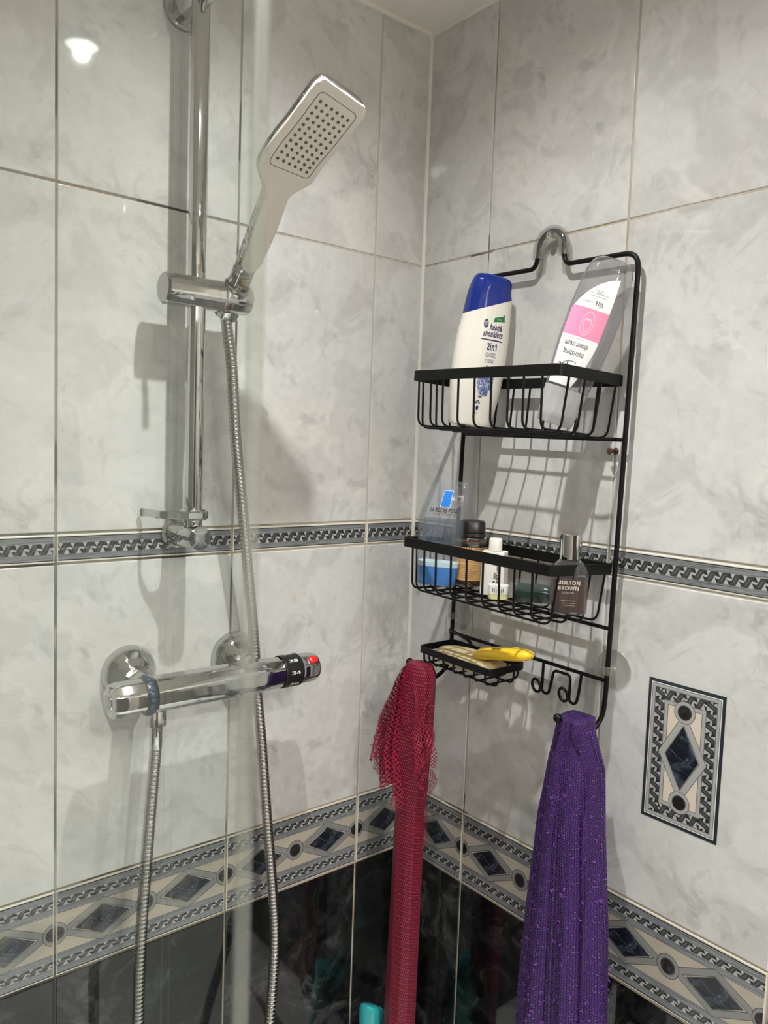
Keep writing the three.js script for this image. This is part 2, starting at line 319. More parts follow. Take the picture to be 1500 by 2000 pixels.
// cols: edges of the tiles along the wall seen from inside, left to right; phase: where the border pattern starts
function tiledWall(name, cols, bed) {
  const wall = struct(name);
  const len = cols[cols.length - 1] - cols[0];
  const g = new THREE.BoxGeometry(len + bed[0] + bed[1], CEIL + 1.59, 0.1); g.translate((cols[0] - bed[0] + cols[cols.length - 1] + bed[1]) / 2, (CEIL - 1.59) / 2, -0.05 - 0.0013);
  const p = g.attributes.position, u = g.attributes.uv; for (let i = 0; i < p.count; i++) u.setXY(i, p.getX(i) + bed[2], p.getY(i));
  mesh('grout_bed', g, name === 'wall_left' ? M.groutLeft : M.grout, wall);
  for (let r = 0; r < KIND.length; r++) for (let c = 0; c < cols.length - 1; c++) {
    const x0 = cols[c] + J / 2, x1 = cols[c + 1] - J / 2, y1 = ROWS[r] - J / 2, y0 = ROWS[r + 1] + J / 2, w = x1 - x0, h = y1 - y0, k = KIND[r], cx = (x0 + x1) / 2, cy = (y0 + y1) / 2;
    const cut = w < 0.24, fromLeft = !(cut && c === 0);   // a cut tile keeps the pattern of its whole edge
    let uo = rnd() * 2, vo = rnd() * 2;
    if (k === 'border' || k === 'strip') { uo = fromLeft ? J / 2 : 0.25 - J / 2 - w; vo = J / 2; }
    const t = mesh(NAMES[k], tileGeo(w, h, uo, vo), M[k], wall);
    t.position.set(cx, cy, (rnd() - 0.5) * 0.0004);
    if (k === 'border' && Math.abs(cx) < 1.3) {
      const org = fromLeft ? x0 - J / 2 : x1 + J / 2 - 0.25;
      for (const q of [0.0625, 0.1875]) { const X = org + q; if (X - DX > x0 && X + DX < x1) mesh('diamond', diamondGeo, M.navy, t).position.set(X - cx, 0, -0.0003); }
      for (const q of [0, 0.125, 0.25]) {
        const X = org + q;
        if (Math.abs(X - (x0 - J / 2)) < 1e-4) mesh('roundel', roundelRight, M.roundel, t).position.set(x0 + 0.002 - cx, 0, 0);
        else if (Math.abs(X - (x1 + J / 2)) < 1e-4) mesh('roundel', roundelLeft, M.roundel, t).position.set(x1 - 0.002 - cx, 0, 0);
        else if (X - 0.01 > x0 && X + 0.01 < x1) mesh('roundel', roundelFull, M.roundel, t).position.set(X - cx, 0, 0);
      }
    }
  }
  return wall;
}
const leftCols = []; for (let k = 7; k >= 0; k--) leftCols.push(-0.1046 - 0.25 * k); leftCols.push(0);
const rightCols = [0, 0.1511]; for (let k = 1; k <= 8; k++) rightCols.push(0.1511 + 0.25 * k);
const wallLeft = tiledWall('wall_left', leftCols, [0.1, 0.1, 0]);
const wallRight = tiledWall('wall_right', rightCols, [0.0, 0.1, 0.37]);
wallRight.rotation.y = -Math.PI / 2;
// printed decor panel on the tile right of the caddy
const decor = mesh('decor_panel', tileGeo(0.104, 0.185, 0, 0, 0.0004, -0.0002, 0.0006), M.panel, wallRight);
panelTex.repeat.set(1 / 0.104, 1 / 0.185); decor.position.set(0.5265, -0.2548, 0);
mesh('diamond', extrude(poly([[-0.0225, 0], [0, -0.041], [0.0225, 0], [0, 0.041]]), 0.0011, 0.0005, 1), M.navy, decor).position.set(0, 0, 0.0004);
for (const s of [1, -1]) mesh('roundel', roundelFull, M.roundel, decor).position.set(0, s * 0.0585, 0.0006);

const plain = (name, w, h, d, x, y, z, m) => { const o = struct(name); mesh('surface', new THREE.BoxGeometry(w, h, d), m, o).position.set(x, y, z); return o; };
plain('ceiling', 2.2, 0.1, 2.4, -0.95, CEIL + 0.05, 1.08, M.plaster);
plain('floor', 2.2, 0.1, 2.4, -0.95, -1.64, 1.08, M.floor);
plain('wall_rear', 2.2, CEIL + 1.59, 0.1, -0.95, (CEIL - 1.59) / 2, 2.2, M.room);
plain('wall_far', 0.1, CEIL + 1.59, 2.3, -1.9, (CEIL - 1.59) / 2, 1.0, M.farWall);
const bead = (name, a, b, r) => mesh('bead', sweep([V(...a), V(...b)], r, 10), M.caulk, struct(name));
{ // dark door in the wall behind the camera
  const d = struct('door_1');
  mesh('door_leaf', new RoundedBoxGeometry(0.76, 1.98, 0.04, 2, 0.004).translate(-0.72, -0.6, 2.128), std({ color: rgb(0.035, 0.028, 0.024), roughness: 0.4 }), d);
  for (const y of [-1.05, -0.15]) mesh('door_panel', new RoundedBoxGeometry(0.56, 0.74, 0.012, 2, 0.004).translate(-0.72, y, 2.106), std({ color: rgb(0.045, 0.035, 0.03), roughness: 0.4 }), d);
  mesh('door_frame', merge([[-1.125, -0.575, 0.05, 2.03], [-0.315, -0.575, 0.05, 2.03], [-0.72, 0.42, 0.86, 0.05]].map(([x, y, w, h]) => new RoundedBoxGeometry(w, h, 0.05, 1, 0.004).translate(x, y, 2.13))), M.acrylic, d);
  mesh('door_handle', rod([-1.04, -0.6, 2.1], [-0.95, -0.6, 2.075], 0.008), M.chrome, d);
}
bead('trim_1', [-0.0005, -1.59, 0.0005], [-0.0005, CEIL, 0.0005], 0.004);
bead('trim_2', [-1.85, CEIL, 0], [0, CEIL, 0], 0.0055);
bead('trim_3', [0, CEIL, 0], [0, CEIL, 2.15], 0.0055);

// ceiling spots, each a glowing lens in a ring with its own beam and spill
LAMPS.forEach(([x, z, k], i) => {
  const t = thing('ceiling_spot', ['recessed ceiling spot above the bath between mixer and caddy', 'recessed ceiling spot above the far end of the bath', 'recessed ceiling spot in the middle of the room', 'recessed ceiling spot next to the rear wall'][i], 'ceiling light', [x, CEIL, z], 0);
  mesh('bezel', turned([[0.027, 0], [0.042, 0], [0.042, -0.0015], [0.039, -0.0035], [0.031, -0.0042], [0.027, -0.0042], [0.027, 0]], [0, 0, 0], [0, 1, 0], 40), M.satin, t);
  mesh('lens', turned([[0, -0.0052], [0.024, -0.005], [0.0268, -0.0042], [0.0268, -0.0005], [0, -0.0005]], [0, 0, 0], [0, 1, 0], 32), std({ color: 0x222222, emissive: LAMP_COLOR, emissiveIntensity: 40 * k, roughness: 0.4 }), t);
  for (const [cd, ang] of [[LAMP, 48], [SPILL, 80]]) {
    const l = new THREE.SpotLight(LAMP_COLOR, cd * k, 0, ang * Math.PI / 180, 1, 2);
    l.position.set(x, CEIL - 0.0165, z); l.target.position.set(x, CEIL - 1, z); l.castShadow = true; l.shadow.radius = 0.5; l.shadow.mapSize.set(2048, 2048); l.shadow.camera.near = 0.01;
    scene.add(l, l.target);
  }
});

// ---------------------------------------------------------------- bath below the picture
{
  const t = thing('bathtub', 'white acrylic bathtub below the shower mixer along the tiled wall', 'bathtub', [-0.38, -1.59, 0.86]);
  const rr = (w, h, r) => { const s = new THREE.Shape(); s.moveTo(-w + r, -h); s.lineTo(w - r, -h); s.quadraticCurveTo(w, -h, w, -h + r); s.lineTo(w, h - r); s.quadraticCurveTo(w, h, w - r, h); s.lineTo(-w + r, h); s.quadraticCurveTo(-w, h, -w, h - r); s.lineTo(-w, -h + r); s.quadraticCurveTo(-w, -h, -w + r, -h); return s; };
  const rim = rr(0.378, 0.85, 0.02); rim.holes.push(rr(0.28, 0.74, 0.12));
  mesh('rim', extrude(rim, 0.03, 0.006).rotateX(-Math.PI / 2).translate(0, 0.54, 0), M.acrylic, t);
  mesh('basin', skin([[0.57, 0.565, 1.485], [0.5, 0.55, 1.46], [0.25, 0.48, 1.3], [0.16, 0.4, 1.15], [0.15, 0.3, 1.0]].map(([y, w, d]) => ring({ y, w, d, n: 5 }, 48)).concat([ring({ y: 0.15, w: 0.02, d: 0.02 }, 48)]), false), M.acrylic, t);
  mesh('side_panel', new RoundedBoxGeometry(0.02, 0.54, 1.69, 2, 0.004).translate(-0.36, 0.27, 0), M.acrylic, t);
}

// ---------------------------------------------------------------- glass screen
{
  const t = thing('shower_screen', 'clear glass shower screen at left with a greenish vertical edge', 'shower screen', [-0.777, -1.02, 0.395]);
  const H = 1.55, D = 0.785;
  mesh('glass_pane', new THREE.BoxGeometry(0.006, H, D).translate(0, H / 2, -0.0015), M.screen, t);
  mesh('glass_edge', new RoundedBoxGeometry(0.0061, H, 0.003, 2, 0.0009).translate(0, H / 2, D / 2), M.edge, t);
}

// ---------------------------------------------------------------- shower rail
const RX = -0.4445, RZ = 0.056;
{
  const t = thing('shower_rail', 'vertical chrome shower riser rail with a sliding holder on the tiled wall', 'shower rail', [RX, -0.005, 0]);
  const P = (x, y, z) => [x - RX, y + 0.005, z];
  mesh('pole', rod(P(RX, 0.005, RZ), P(RX, 0.69, RZ), 0.0118, 0.001, 40), M.chrome, t);
  for (const y of [-0.005, 0.69]) {
    const b = mesh('wall_bracket', turned([[0, 0.001], [0.021, 0.001], [0.021, 0.004], [0.0172, 0.007], [0.0168, 0.074], [0.016, 0.076]], P(RX, y, 0), [0, 0, 1], 40), M.chrome, t);
    mesh('end_cap', turned([[0.016, 0], [0.0158, 0.002], [0.013, 0.0035], [0, 0.0038]], P(RX, y, 0.076), [0, 0, 1], 40), M.satin, b);
  }
  if (true) {  // disc of the upper bracket against the wall
    mesh('wall_disc', turned([[0, 0.0], [0.0265, 0.0], [0.0265, 0.006], [0.024, 0.0085], [0, 0.0085]], P(RX, 0.69, 0.0005), [0, 0, 1], 40), M.satin, t);
  }
  // sliding holder
  const h = mesh('slide_holder', merge([
    turned([[0.0188, 0.001], [0.0205, 0.003], [0.0205, 0.0795], [0.0199, 0.08], [0.0199, 0.0806], [0.0205, 0.081], [0.0205, 0.118], [0.0195, 0.1205], [0.017, 0.1215], [0, 0.122]], P(-0.4925, 0.3155, RZ + 0.003), [1, 0, 0], 44),
    turned([[0.0135, -0.028], [0.0172, -0.026], [0.0172, 0.016], [0.0185, 0.0215], [0.0165, 0.023], [0.0135, 0.021]], P(-0.394, 0.3155, RZ + 0.003), [0, 0.72, 0.69], 32),
  ]), M.chrome, t);
  mesh('end_cap', turned([[0.0188, 0.001], [0.018, 0], [0, -0.0006]], P(-0.4925, 0.3155, RZ + 0.003), [1, 0, 0], 44), M.satin, h);
  mesh('lever', merge([wire([P(-0.481, 0.307, 0.074), P(-0.477, 0.303, 0.088), P(-0.474, 0.300, 0.106)], 0.0034, 0.004), turned([[0, -0.0035], [0.004, -0.002], [0.004, 0.002], [0, 0.0035]], P(-0.474, 0.300, 0.106), [0.1, -0.1, 1], 16)]), M.chrome, h);
  // plate on the pole's foot with a round cut-out, seen edge-on
  const s = new THREE.Shape();
  s.moveTo(0.017, -0.012); s.lineTo(0.017, 0.01); s.quadraticCurveTo(0.014, 0.021, 0, 0.021); s.lineTo(-0.0155, 0.0205); s.quadraticCurveTo(-0.019, 0.017, -0.0235, 0.0125); s.lineTo(-0.0375, 0.0012); s.quadraticCurveTo(-0.0465, -0.008, -0.0472, -0.02); s.lineTo(-0.0485, -0.036); s.quadraticCurveTo(-0.05, -0.045, -0.054, -0.048); s.lineTo(-0.0505, -0.0505); s.quadraticCurveTo(-0.0445, -0.046, -0.0437, -0.036); s.lineTo(-0.0425, -0.016);
  s.absarc(-0.026, -0.0145, 0.0165, Math.PI * 1.03, Math.PI * -0.03, true); s.lineTo(-0.0085, -0.02); s.lineTo(0.006, -0.02); s.closePath();
  const plate = extrude(s, 0.0105, 0.0015, 2, 20).rotateX(Math.PI / 2);
  mesh('holder_plate', merge([plate.translate(0, 0.0355, RZ).translate(0, 0, 0), turned([[0.012, 0], [0.0168, 0.0005], [0.0172, 0.002], [0.0172, 0.013], [0.0165, 0.0148], [0.012, 0.015]], [0, 0.0225, RZ], [0, 1, 0], 36)]), M.chrome, t);
}

// ---------------------------------------------------------------- hand shower
{
  const S0 = V(-0.3945, 0.3318, 0.0755), S1 = V(-0.4005, 0.453, 0.2), S2 = V(-0.3795, 0.5203, 0.2835);
  const t = thing('hand_shower', 'chrome and white rectangular hand shower tilted up in its holder', 'shower head', S0.toArray());
  const L1 = S1.distanceTo(S0), L2 = S2.distanceTo(S1), LEN = L1 + L2, W = V(1, -0.08, 0).normalize();
  const curve = new THREE.CatmullRomCurve3([S0.clone().multiplyScalar(2).sub(S0.clone().lerp(S1, 0.3)), S0, S0.clone().lerp(S1, 0.5), S1, S1.clone().lerp(S2, 0.5), S2, S2.clone().multiplyScalar(2).sub(S1.clone().lerp(S2, 0.5))].map((p) => p.clone().sub(S0)));
  const U0 = curve.getUtoTmapping ? 0 : 0, lens = curve.getLengths(400), tot = lens[400];
  const startS = (() => { let b = 0, bd = 9; for (let i = 0; i <= 400; i++) { const d = curve.getPoint(i / 400).length(); if (d < bd) { bd = d; b = lens[i]; } } return b; })();
  const frame = (s) => { const u = (startS + s) / tot, p = curve.getPointAt(u), d = curve.getTangentAt(u), w = W.clone().sub(d.clone().multiplyScalar(W.dot(d))).normalize(); return { p, d, w, n: w.clone().cross(d) }; };
  const put = (s, a, b) => { const f = frame(s); return f.p.clone().addScaledVector(f.w, a).addScaledVector(f.n, b); };
  // width and thickness along the length
  const HW = 0.0392, HEAD0 = LEN - 0.118;
  const width = (s) => { const k = sst(HEAD0 - 0.03, HEAD0 + 0.004, s); let w = (0.0142 + 0.003 * sst(0.02, 0.12, s)) * (1 - k) + HW * k; const r = 0.014, e = LEN - s; if (e < r) w -= r - Math.sqrt(Math.max(0, r * r - (r - e) ** 2)); return w; };
  const thick = (s) => 0.0125 - 0.0055 * sst(0.05, HEAD0, s);
  const secs = []; for (let i = 0; i <= 46; i++) secs.push(i < 34 ? i / 34 * (LEN - 0.014) : LEN - 0.014 * Math.cos((i - 34) / 12 * Math.PI / 2));
  const hull = (w, b0, b1, n, list) => skin(list.map((s) => { const out = [], ww = w(s), lo = b0(s), hi = b1(s); for (let k = 0; k < 36; k++) { const a = k / 36 * Math.PI * 2, c = Math.cos(a), q = Math.sin(a); out.push(put(s, ww * Math.sign(c) * Math.abs(c) ** (2 / n), (lo + hi) / 2 + (hi - lo) / 2 * Math.sign(q) * Math.abs(q) ** (2 / n))); } return out.reverse(); }), true, 0.9);
  mesh('shell', hull(width, (s) => -thick(s), (s) => thick(s) - 0.0015, 2.7, secs), M.chrome, t);
  const f0 = 0.028, inset = (s) => { const e = s - f0, r = 0.013; let w = width(s) - 0.0016; if (e < r) w -= r - Math.sqrt(Math.max(0, r * r - (r - e) ** 2)); return Math.max(w, 0.0005); };
  const fs = secs.filter((s) => s > f0 + 0.001 && s < LEN - 0.0014), fs2 = [...[0.0001, 0.0006, 0.0015, 0.003, 0.005, 0.008].map((q) => f0 + q), ...fs.filter((s) => s > f0 + 0.009)];
  const face = mesh('face_plate', hull(inset, (s) => thick(s) - 0.006, (s) => thick(s) + 0.0022 * sst(f0 - 0.01, f0 + 0.03, s) , 5, fs2), M.whitePlastic, t);
  const top = (s) => thick(s) + 0.0022;
  // inset line around the spray field
  const a0 = LEN - 0.112, a1 = LEN - 0.0135, aw = 0.0282, path = [[a0, -aw], [a1, -aw], [a1, aw], [a0, aw]].map(([s, a]) => V(s, a, 0)), rp = roundPath(path, 0.007, true, 5), dense = [];
  rp.forEach((p, i) => { const q = rp[(i + 1) % rp.length], n = Math.max(1, Math.round(p.distanceTo(q) / 0.012)); for (let k = 0; k < n; k++) dense.push(p.clone().lerp(q, k / n)); });
  mesh('seam_line', sweep(dense.map((p) => put(p.x, p.y, top(p.x) - 0.0002)), 0.0006, 6, true), M.seam, face);
  for (let r = 0; r < 11; r++) for (let c = 0; c < 6; c++) {
    const s = a0 + 0.009 + (a1 - a0 - 0.0195) * r / 10, a = (c - 2.5) * 0.00845, f = frame(s);
    mesh('nozzle', turned([[0.00205, -0.0006], [0.0019, 0.0008], [0.0014, 0.0015], [0.0007, 0.0013], [0, 0.0006]], put(s, a, top(s) - 0.0002).toArray(), f.n.toArray(), 10), M.nozzle, face);
  }
  const f = frame(0.002);
  mesh('collar', turned([[0, -0.022], [0.0112, -0.022], [0.0122, -0.002], [0.0125, 0.0], [0, 0.001]], f.p.toArray(), f.d.toArray(), 32), M.chrome, t);
}

// ---------------------------------------------------------------- shower hose
{
  const t = thing('shower_hose', 'ribbed chrome hose looping from the mixer up to the hand shower', 'hose', [-0.5, -0.26, 0.078]);
  const O = V(-0.5, -0.26, 0.078);
  const pts = [[-0.5022, -0.2475, 0.078], [-0.5022, -0.275, 0.078], [-0.5075, -0.34, 0.0785], [-0.514, -0.43, 0.079], [-0.5205, -0.53, 0.08], [-0.524, -0.635, 0.082], [-0.522, -0.78, 0.085], [-0.505, -0.9, 0.09], [-0.455, -0.972, 0.095], [-0.4, -0.962, 0.095], [-0.357, -0.885, 0.09], [-0.3285, -0.78, 0.085], [-0.311, -0.695, 0.07], [-0.302, -0.622, 0.06], [-0.3045, -0.552, 0.055], [-0.314, -0.43, 0.048], [-0.323, -0.312, 0.042], [-0.3285, -0.236, 0.035], [-0.3325, -0.18, 0.034], [-0.35, -0.084, 0.045], [-0.369, 0.026, 0.055], [-0.387, 0.132, 0.063], [-0.3955, 0.225, 0.064], [-0.397, 0.268, 0.054], [-0.3945, 0.297, 0.042]].map((p) => V(...p).sub(O));
  const crv = new THREE.CatmullRomCurve3(pts, false, 'catmullrom', 0.5), n = Math.round(crv.getLength() / 0.00085);
  mesh('spiral_tube', sweep(crv.getSpacedPoints(n), (l) => 0.00685 + 0.00105 * Math.abs(Math.sin(l / 0.0056 * Math.PI)) ** 0.6, 14), M.hose, t);
  mesh('hose_nut', turned([[0.007, -0.052], [0.0082, -0.05], [0.0082, -0.024], [0.0075, -0.023], [0.0075, -0.022], [0.0125, -0.02], [0.0128, -0.002], [0.012, 0], [0, 0]], V(-0.5022, -0.2255, 0.078).sub(O).toArray(), [0, 1, 0], 28), M.chrome, t);
}

// ---------------------------------------------------------------- thermostatic mixer
{
  const BY = -0.2045, BZ = 0.078;
  const t = thing('shower_mixer', 'horizontal chrome bar mixer with a red button and two wall rosettes', 'shower mixer', [-0.41, BY, 0]);
  const P = (x, y, z) => [x + 0.41, y - BY, z], X = [1, 0, 0];
  mesh('body', turned([[0.021, 0], [0.0235, 0.0015], [0.0238, 0.004], [0.0238, 0.1555], [0.0228, 0.168], [0.0218, 0.1905], [0, 0.191]], P(-0.509, BY, BZ), X, 56), M.chrome, t);
  const left = mesh('flow_handle', turned([[0, -0.0015], [0.0125, -0.0015], [0.0128, -0.0003], [0.0175, 0], [0.0215, 0.003], [0.0232, 0.009], [0.0232, 0.0415], [0, 0.0415]], P(-0.5645, BY, BZ), X, 56), M.chrome, t);
  mesh('button', turned([[0, -0.0005], [0.009, 0], [0.0105, 0.002], [0, 0.002]], P(-0.5665, BY, BZ), X, 32), M.satin, left);
  const ringB = mesh('stop_ring', turned([[0.02, 0], [0.0236, 0.0008], [0.0242, 0.002], [0.0242, 0.0125], [0.0236, 0.0138], [0.02, 0.0145]], P(-0.5235, BY, BZ), X, 48), M.blackPlastic, t);
  const beadG = new THREE.SphereGeometry(0.0031, 12, 8).scale(1.25, 1, 0.45);
  for (let k = 0; k < 20; k++) { const a = k / 20 * Math.PI * 2, b = mesh('bead', beadG, M.bead, ringB); b.position.set(...P(-0.5163, BY + Math.cos(a) * 0.0242, BZ + Math.sin(a) * 0.0242)); b.rotation.x = Math.PI / 2 - a + Math.PI / 2 + Math.PI / 2; b.quaternion.setFromUnitVectors(V(0, 0, 1), V(0, Math.cos(a), Math.sin(a))); }
  // temperature scale
  const scale = canvasTex(1024, 96, (c, w, h) => { c.fillStyle = '#0b0b0b'; c.fillRect(0, 0, w, h); c.fillStyle = '#dcdcdc'; c.textAlign = 'center'; c.textBaseline = 'middle'; c.font = 'bold 46px sans-serif'; ['20', '26', '30', '34', '38', '42', '46', '50'].forEach((s, i) => { c.save(); c.translate((i + 0.5) * w / 8, h * 0.5); c.rotate(-Math.PI / 2); c.restore(); c.save(); c.translate((i + 0.5) * w / 8, h * 0.5); c.rotate(Math.PI / 2); c.fillText(s, 0, 0); c.restore(); }); });
  const seg = 56, pos = [], uv = [], idx = [];
  for (const [j, x, r] of [[0, -0.318, 0.0226], [1, -0.3168, 0.0236], [2, -0.2892, 0.0236], [3, -0.288, 0.0226]]) for (let k = 0; k <= seg; k++) { const a = k / seg * Math.PI * 2 - 2.07; pos.push(...P(x, BY + Math.cos(a) * r, BZ + Math.sin(a) * r)); uv.push(1 - k / seg, 1 - (x + 0.318) / 0.03); if (j && k) { const A = (j - 1) * (seg + 1) + k - 1, B = A + seg + 1; idx.push(A, B, A + 1, B, B + 1, A + 1); } }
  scale.repeat.set(1, 1);
  mesh('temperature_scale', geom(pos, null, uv, idx), phy({ map: scale, roughness: 0.4, side: THREE.DoubleSide }), t);
  const knob = mesh('temperature_handle', merge([turned([[0.0, 0], [0.0216, 0], [0.0218, 0.002], [0.0214, 0.024], [0.0195, 0.0305], [0.014, 0.0345], [0, 0.035]], P(-0.2885, BY, BZ), X, 56)]), M.chrome, t);
  mesh('red_button', new THREE.SphereGeometry(1, 24, 16).scale(0.0078, 0.0034, 0.0062).applyQuaternion(new THREE.Quaternion().setFromUnitVectors(V(0, 1, 0), V(0, 0.72, 0.69))).translate(...P(-0.2695, BY + 0.0152, BZ + 0.0152)), M.red, knob);
  for (const x of [-0.5095, -0.349]) {
    const e = mesh('wall_rosette', turned([[0, 0.001], [0.037, 0.001], [0.0375, 0.004], [0.036, 0.0095], [0.03, 0.017], [0.0225, 0.0245], [0.0175, 0.029], [0.0155, 0.031], [0, 0.0312]], P(x, -0.193, 0), [0, 0, 1], 56), M.chrome, t);
    mesh('union_nut', merge([turned([[0, 0.02], [0.0145, 0.02], [0.0155, 0.032], [0.0155, 0.052], [0.0145, 0.054], [0, 0.054]], P(x, -0.198, 0), [0, 0, 1], 6), rod(P(x, -0.2, 0.03), P(x, -0.204, 0.07), 0.0125)]), M.chrome, e);
  }
  mesh('outlet', turned([[0, 0], [0.0115, 0], [0.0118, 0.002], [0.0118, 0.03], [0, 0.03]], P(-0.5022, -0.2245 - 0.001, BZ), [0, 1, 0], 28), M.chrome, t);
}

// ---------------------------------------------------------------- black wire caddy on the right wall
const CY = 0.39, TIP = -0.04;
{
  const t = thing('shower_caddy', 'black wire shower caddy with two baskets and a soap dish hanging on wall', 'shower caddy', [-0.0155, CY, 0]);
  t.rotation.x = 0.02;
  const Y = (y) => y - CY, R = 0.0034, ZL = 0.1335, ZR = 0.4315, ZM = 0.2875;
  // main frame, one bent rod from hook to hook
  const hook = (z) => [[-0.0845, Y(-0.21), z], [-0.078, Y(-0.22), z], [-0.056, Y(-0.244), z], [-0.026, Y(-0.244), z], [0, Y(-0.224), z], [0, Y(-0.19), z]];
  const bends = [0.0, 0.006, 0.014, 0.016, 0.016, 0.02];
  const zl = 0.1275, zr = 0.4195;
  const hl = hook(ZL).map(([x, y, z], i) => [x, y, z + (zl - ZL) * [1, 0.95, 0.7, 0.4, 0.15, 0][i]]), hr = hook(ZR).map(([x, y, z], i) => [x, y, z + (zr - ZR) * [1, 0.95, 0.7, 0.4, 0.15, 0][i]]);
  const arc = Array.from({ length: 13 }, (_, k) => [0, Y(0.42) + 0.0225 * Math.sin(k / 12 * Math.PI), ZM - 0.0225 * Math.cos(k / 12 * Math.PI)]);
  const pts = [...hl, [0, Y(0.393), ZL], [0, Y(0.393), ZM - 0.028], [0, Y(0.411), ZM - 0.0225], ...arc, [0, Y(0.411), ZM + 0.0225], [0, Y(0.393), ZM + 0.028], [0, Y(0.393), ZR], ...hr.slice().reverse()];
  const rr = [...bends, 0.022, 0.01, 0.012, ...arc.map(() => 0), 0.012, 0.01, 0.022, ...bends.slice().reverse()];
  mesh('frame', sweep(roundPath(pts.map((p) => V(...p)), rr, false, 7), R, 12), M.black, t);
  for (const e of [hl[0], hr[0]]) mesh('ball_end', new THREE.SphereGeometry(0.006, 20, 14).translate(...e), M.black, t);
  // clear sleeve over the arch
  const arch = [V(0, Y(0.406), ZM - 0.0225), ...arc.map((p) => V(...p)), V(0, Y(0.406), ZM + 0.0225)];
  mesh('clear_sleeve', merge([sweep(arch, 0.0085, 20), sweep(arch, 0.0062, 20)]), M.clear, t);
  // cross bars
  for (const [y, a, b] of [[0.1525, ZL, ZR], [-0.1, ZL, ZR], [-0.1715, ZL - 0.004, ZR]]) mesh('cross_bar', wire([[0, Y(y), a], [0, Y(y), b]], 0.0028), M.black, t);
  const zs = [0.157, 0.183, 0.208, 0.239, 0.270, 0.301, 0.331, 0.357, 0.387], XF = -0.1245;
  for (const [yt, yb] of [[0.236, 0.1565], [-0.0115, -0.087]]) {
    const b = new THREE.Group(); b.name = 'basket'; t.add(b); b.position.set(0, Y(yt), yt > 0.1 ? 0.001 : 0.006); b.rotation.z = TIP;
    const out = (i) => { const s = new THREE.Shape(), x0 = XF + i, x1 = -0.0035 - i, z0 = (yt > 0.1 ? 0.1355 : 0.131) + i, z1 = 0.4245 - i, f0 = (yt > 0.1 ? 0.143 : 0.134) + i, f1 = 0.4165 - i, r = 0.011 - i; const P = roundPath([V(x1, z0, 0), V(x1, z1, 0), V(x0, f1, 0), V(x0, f0, 0)], [0.004, 0.004, r, r], true, 6); P.forEach((p, k) => (k ? s.lineTo(p.x, p.y) : s.moveTo(p.x, p.y))); s.closePath(); return s; };
    const rim = out(0); rim.holes.push(out(0.0026));
    mesh('rim', extrude(rim, 0.0145, 0.0005, 1).rotateX(Math.PI / 2), M.black, b);
    const r = 0.0016, ym = -0.013, yy = yb - yt;
    for (const z of zs) mesh('wire', wire([[XF + 0.003, ym, z], [XF + 0.008, yy, z], [-0.008, yy, z], [-0.0055, ym, z]], r, 0.013), M.black, b);
    for (const x of [-0.014, -0.043, -0.074, -0.104]) { const k = (x + 0.0035) / (XF + 0.0035), z0 = 0.1355 + 0.0095 * k + 0.0035, z1 = 0.4245 - 0.008 * k - 0.0035; mesh('wire', wire([[x, ym, z0], [x, yy - 2 * r, z0 + 0.006], [x, yy - 2 * r, z1 - 0.006], [x, ym, z1]], r, 0.013), M.black, b); }
  }
  // soap dish
  const d = new THREE.Group(); d.name = 'soap_dish'; t.add(d);
  {
    const x0 = -0.0865, x1 = -0.009, z0 = 0.147, z1 = 0.3, yt = Y(-0.178), r = 0.0016, yy = yt - 0.026;
    const out = (i) => { const s = new THREE.Shape(), P = roundPath([V(x1 - i, z0 + i, 0), V(x1 - i, z1 - i, 0), V(x0 + i, z1 - i, 0), V(x0 + i, z0 + i, 0)], 0.012 - i, true, 6); P.forEach((p, k) => (k ? s.lineTo(p.x, p.y) : s.moveTo(p.x, p.y))); s.closePath(); return s; };
    const rim = out(0); rim.holes.push(out(0.0026));
    mesh('rim', extrude(rim, 0.0105, 0.0005, 1).rotateX(Math.PI / 2).translate(0, yt, 0), M.black, d);
    for (let k = 0; k < 7; k++) { const z = z0 + 0.012 + k * 0.0215; mesh('wire', wire([[x0 + 0.003, yt - 0.009, z], [x0 + 0.004, yy, z], [x1 - 0.004, yy, z], [x1 - 0.003, yt - 0.009, z]], r, 0.01), M.black, d); }
    for (const x of [x0 + 0.022, x0 + 0.055]) mesh('wire', wire([[x, yt - 0.009, z0 + 0.003], [x, yy - 2 * r, z0 + 0.004], [x, yy - 2 * r, z1 - 0.004], [x, yt - 0.009, z1 - 0.003]], r, 0.01), M.black, d);
    mesh('bracket', wire([[0.0, Y(-0.168), ZL - 0.004], [-0.012, Y(-0.168), 0.165], [-0.018, Y(-0.17), 0.192], [-0.012, Y(-0.186), 0.194]], 0.0026, 0.008), M.black, d);
  }
  // small double hooks under the lower bar: rod down, looped, up, across, down, looped, up
  {
    const x = -0.003, ya = Y(-0.1715), r = 0.0021, yb = Y(-0.2155), yu = Y(-0.1785);
    const loop = (z) => sweep(Array.from({ length: 18 }, (_, k) => V(x - 0.004 - 0.002 * Math.sin(k / 18 * 6.2832), Y(-0.2075) + 0.0098 * Math.sin(k / 18 * 6.2832), z - 0.0075 + 0.0075 * Math.cos(k / 18 * 6.2832))), r, 8, true);
    mesh('double_hook', merge([
      wire([[x, ya, 0.3265], [x, yb, 0.3265], [x - 0.002, yb, 0.3405], [x, Y(-0.2), 0.342], [x, yu, 0.3455], [x, yu, 0.375], [x, Y(-0.2), 0.375], [x, yb - 0.001, 0.375], [x - 0.002, yb - 0.001, 0.3885], [x, Y(-0.2), 0.3905], [x, ya, 0.393]], r, 0.0068),
      loop(0.3265), loop(0.375)]), M.black, t);
  }
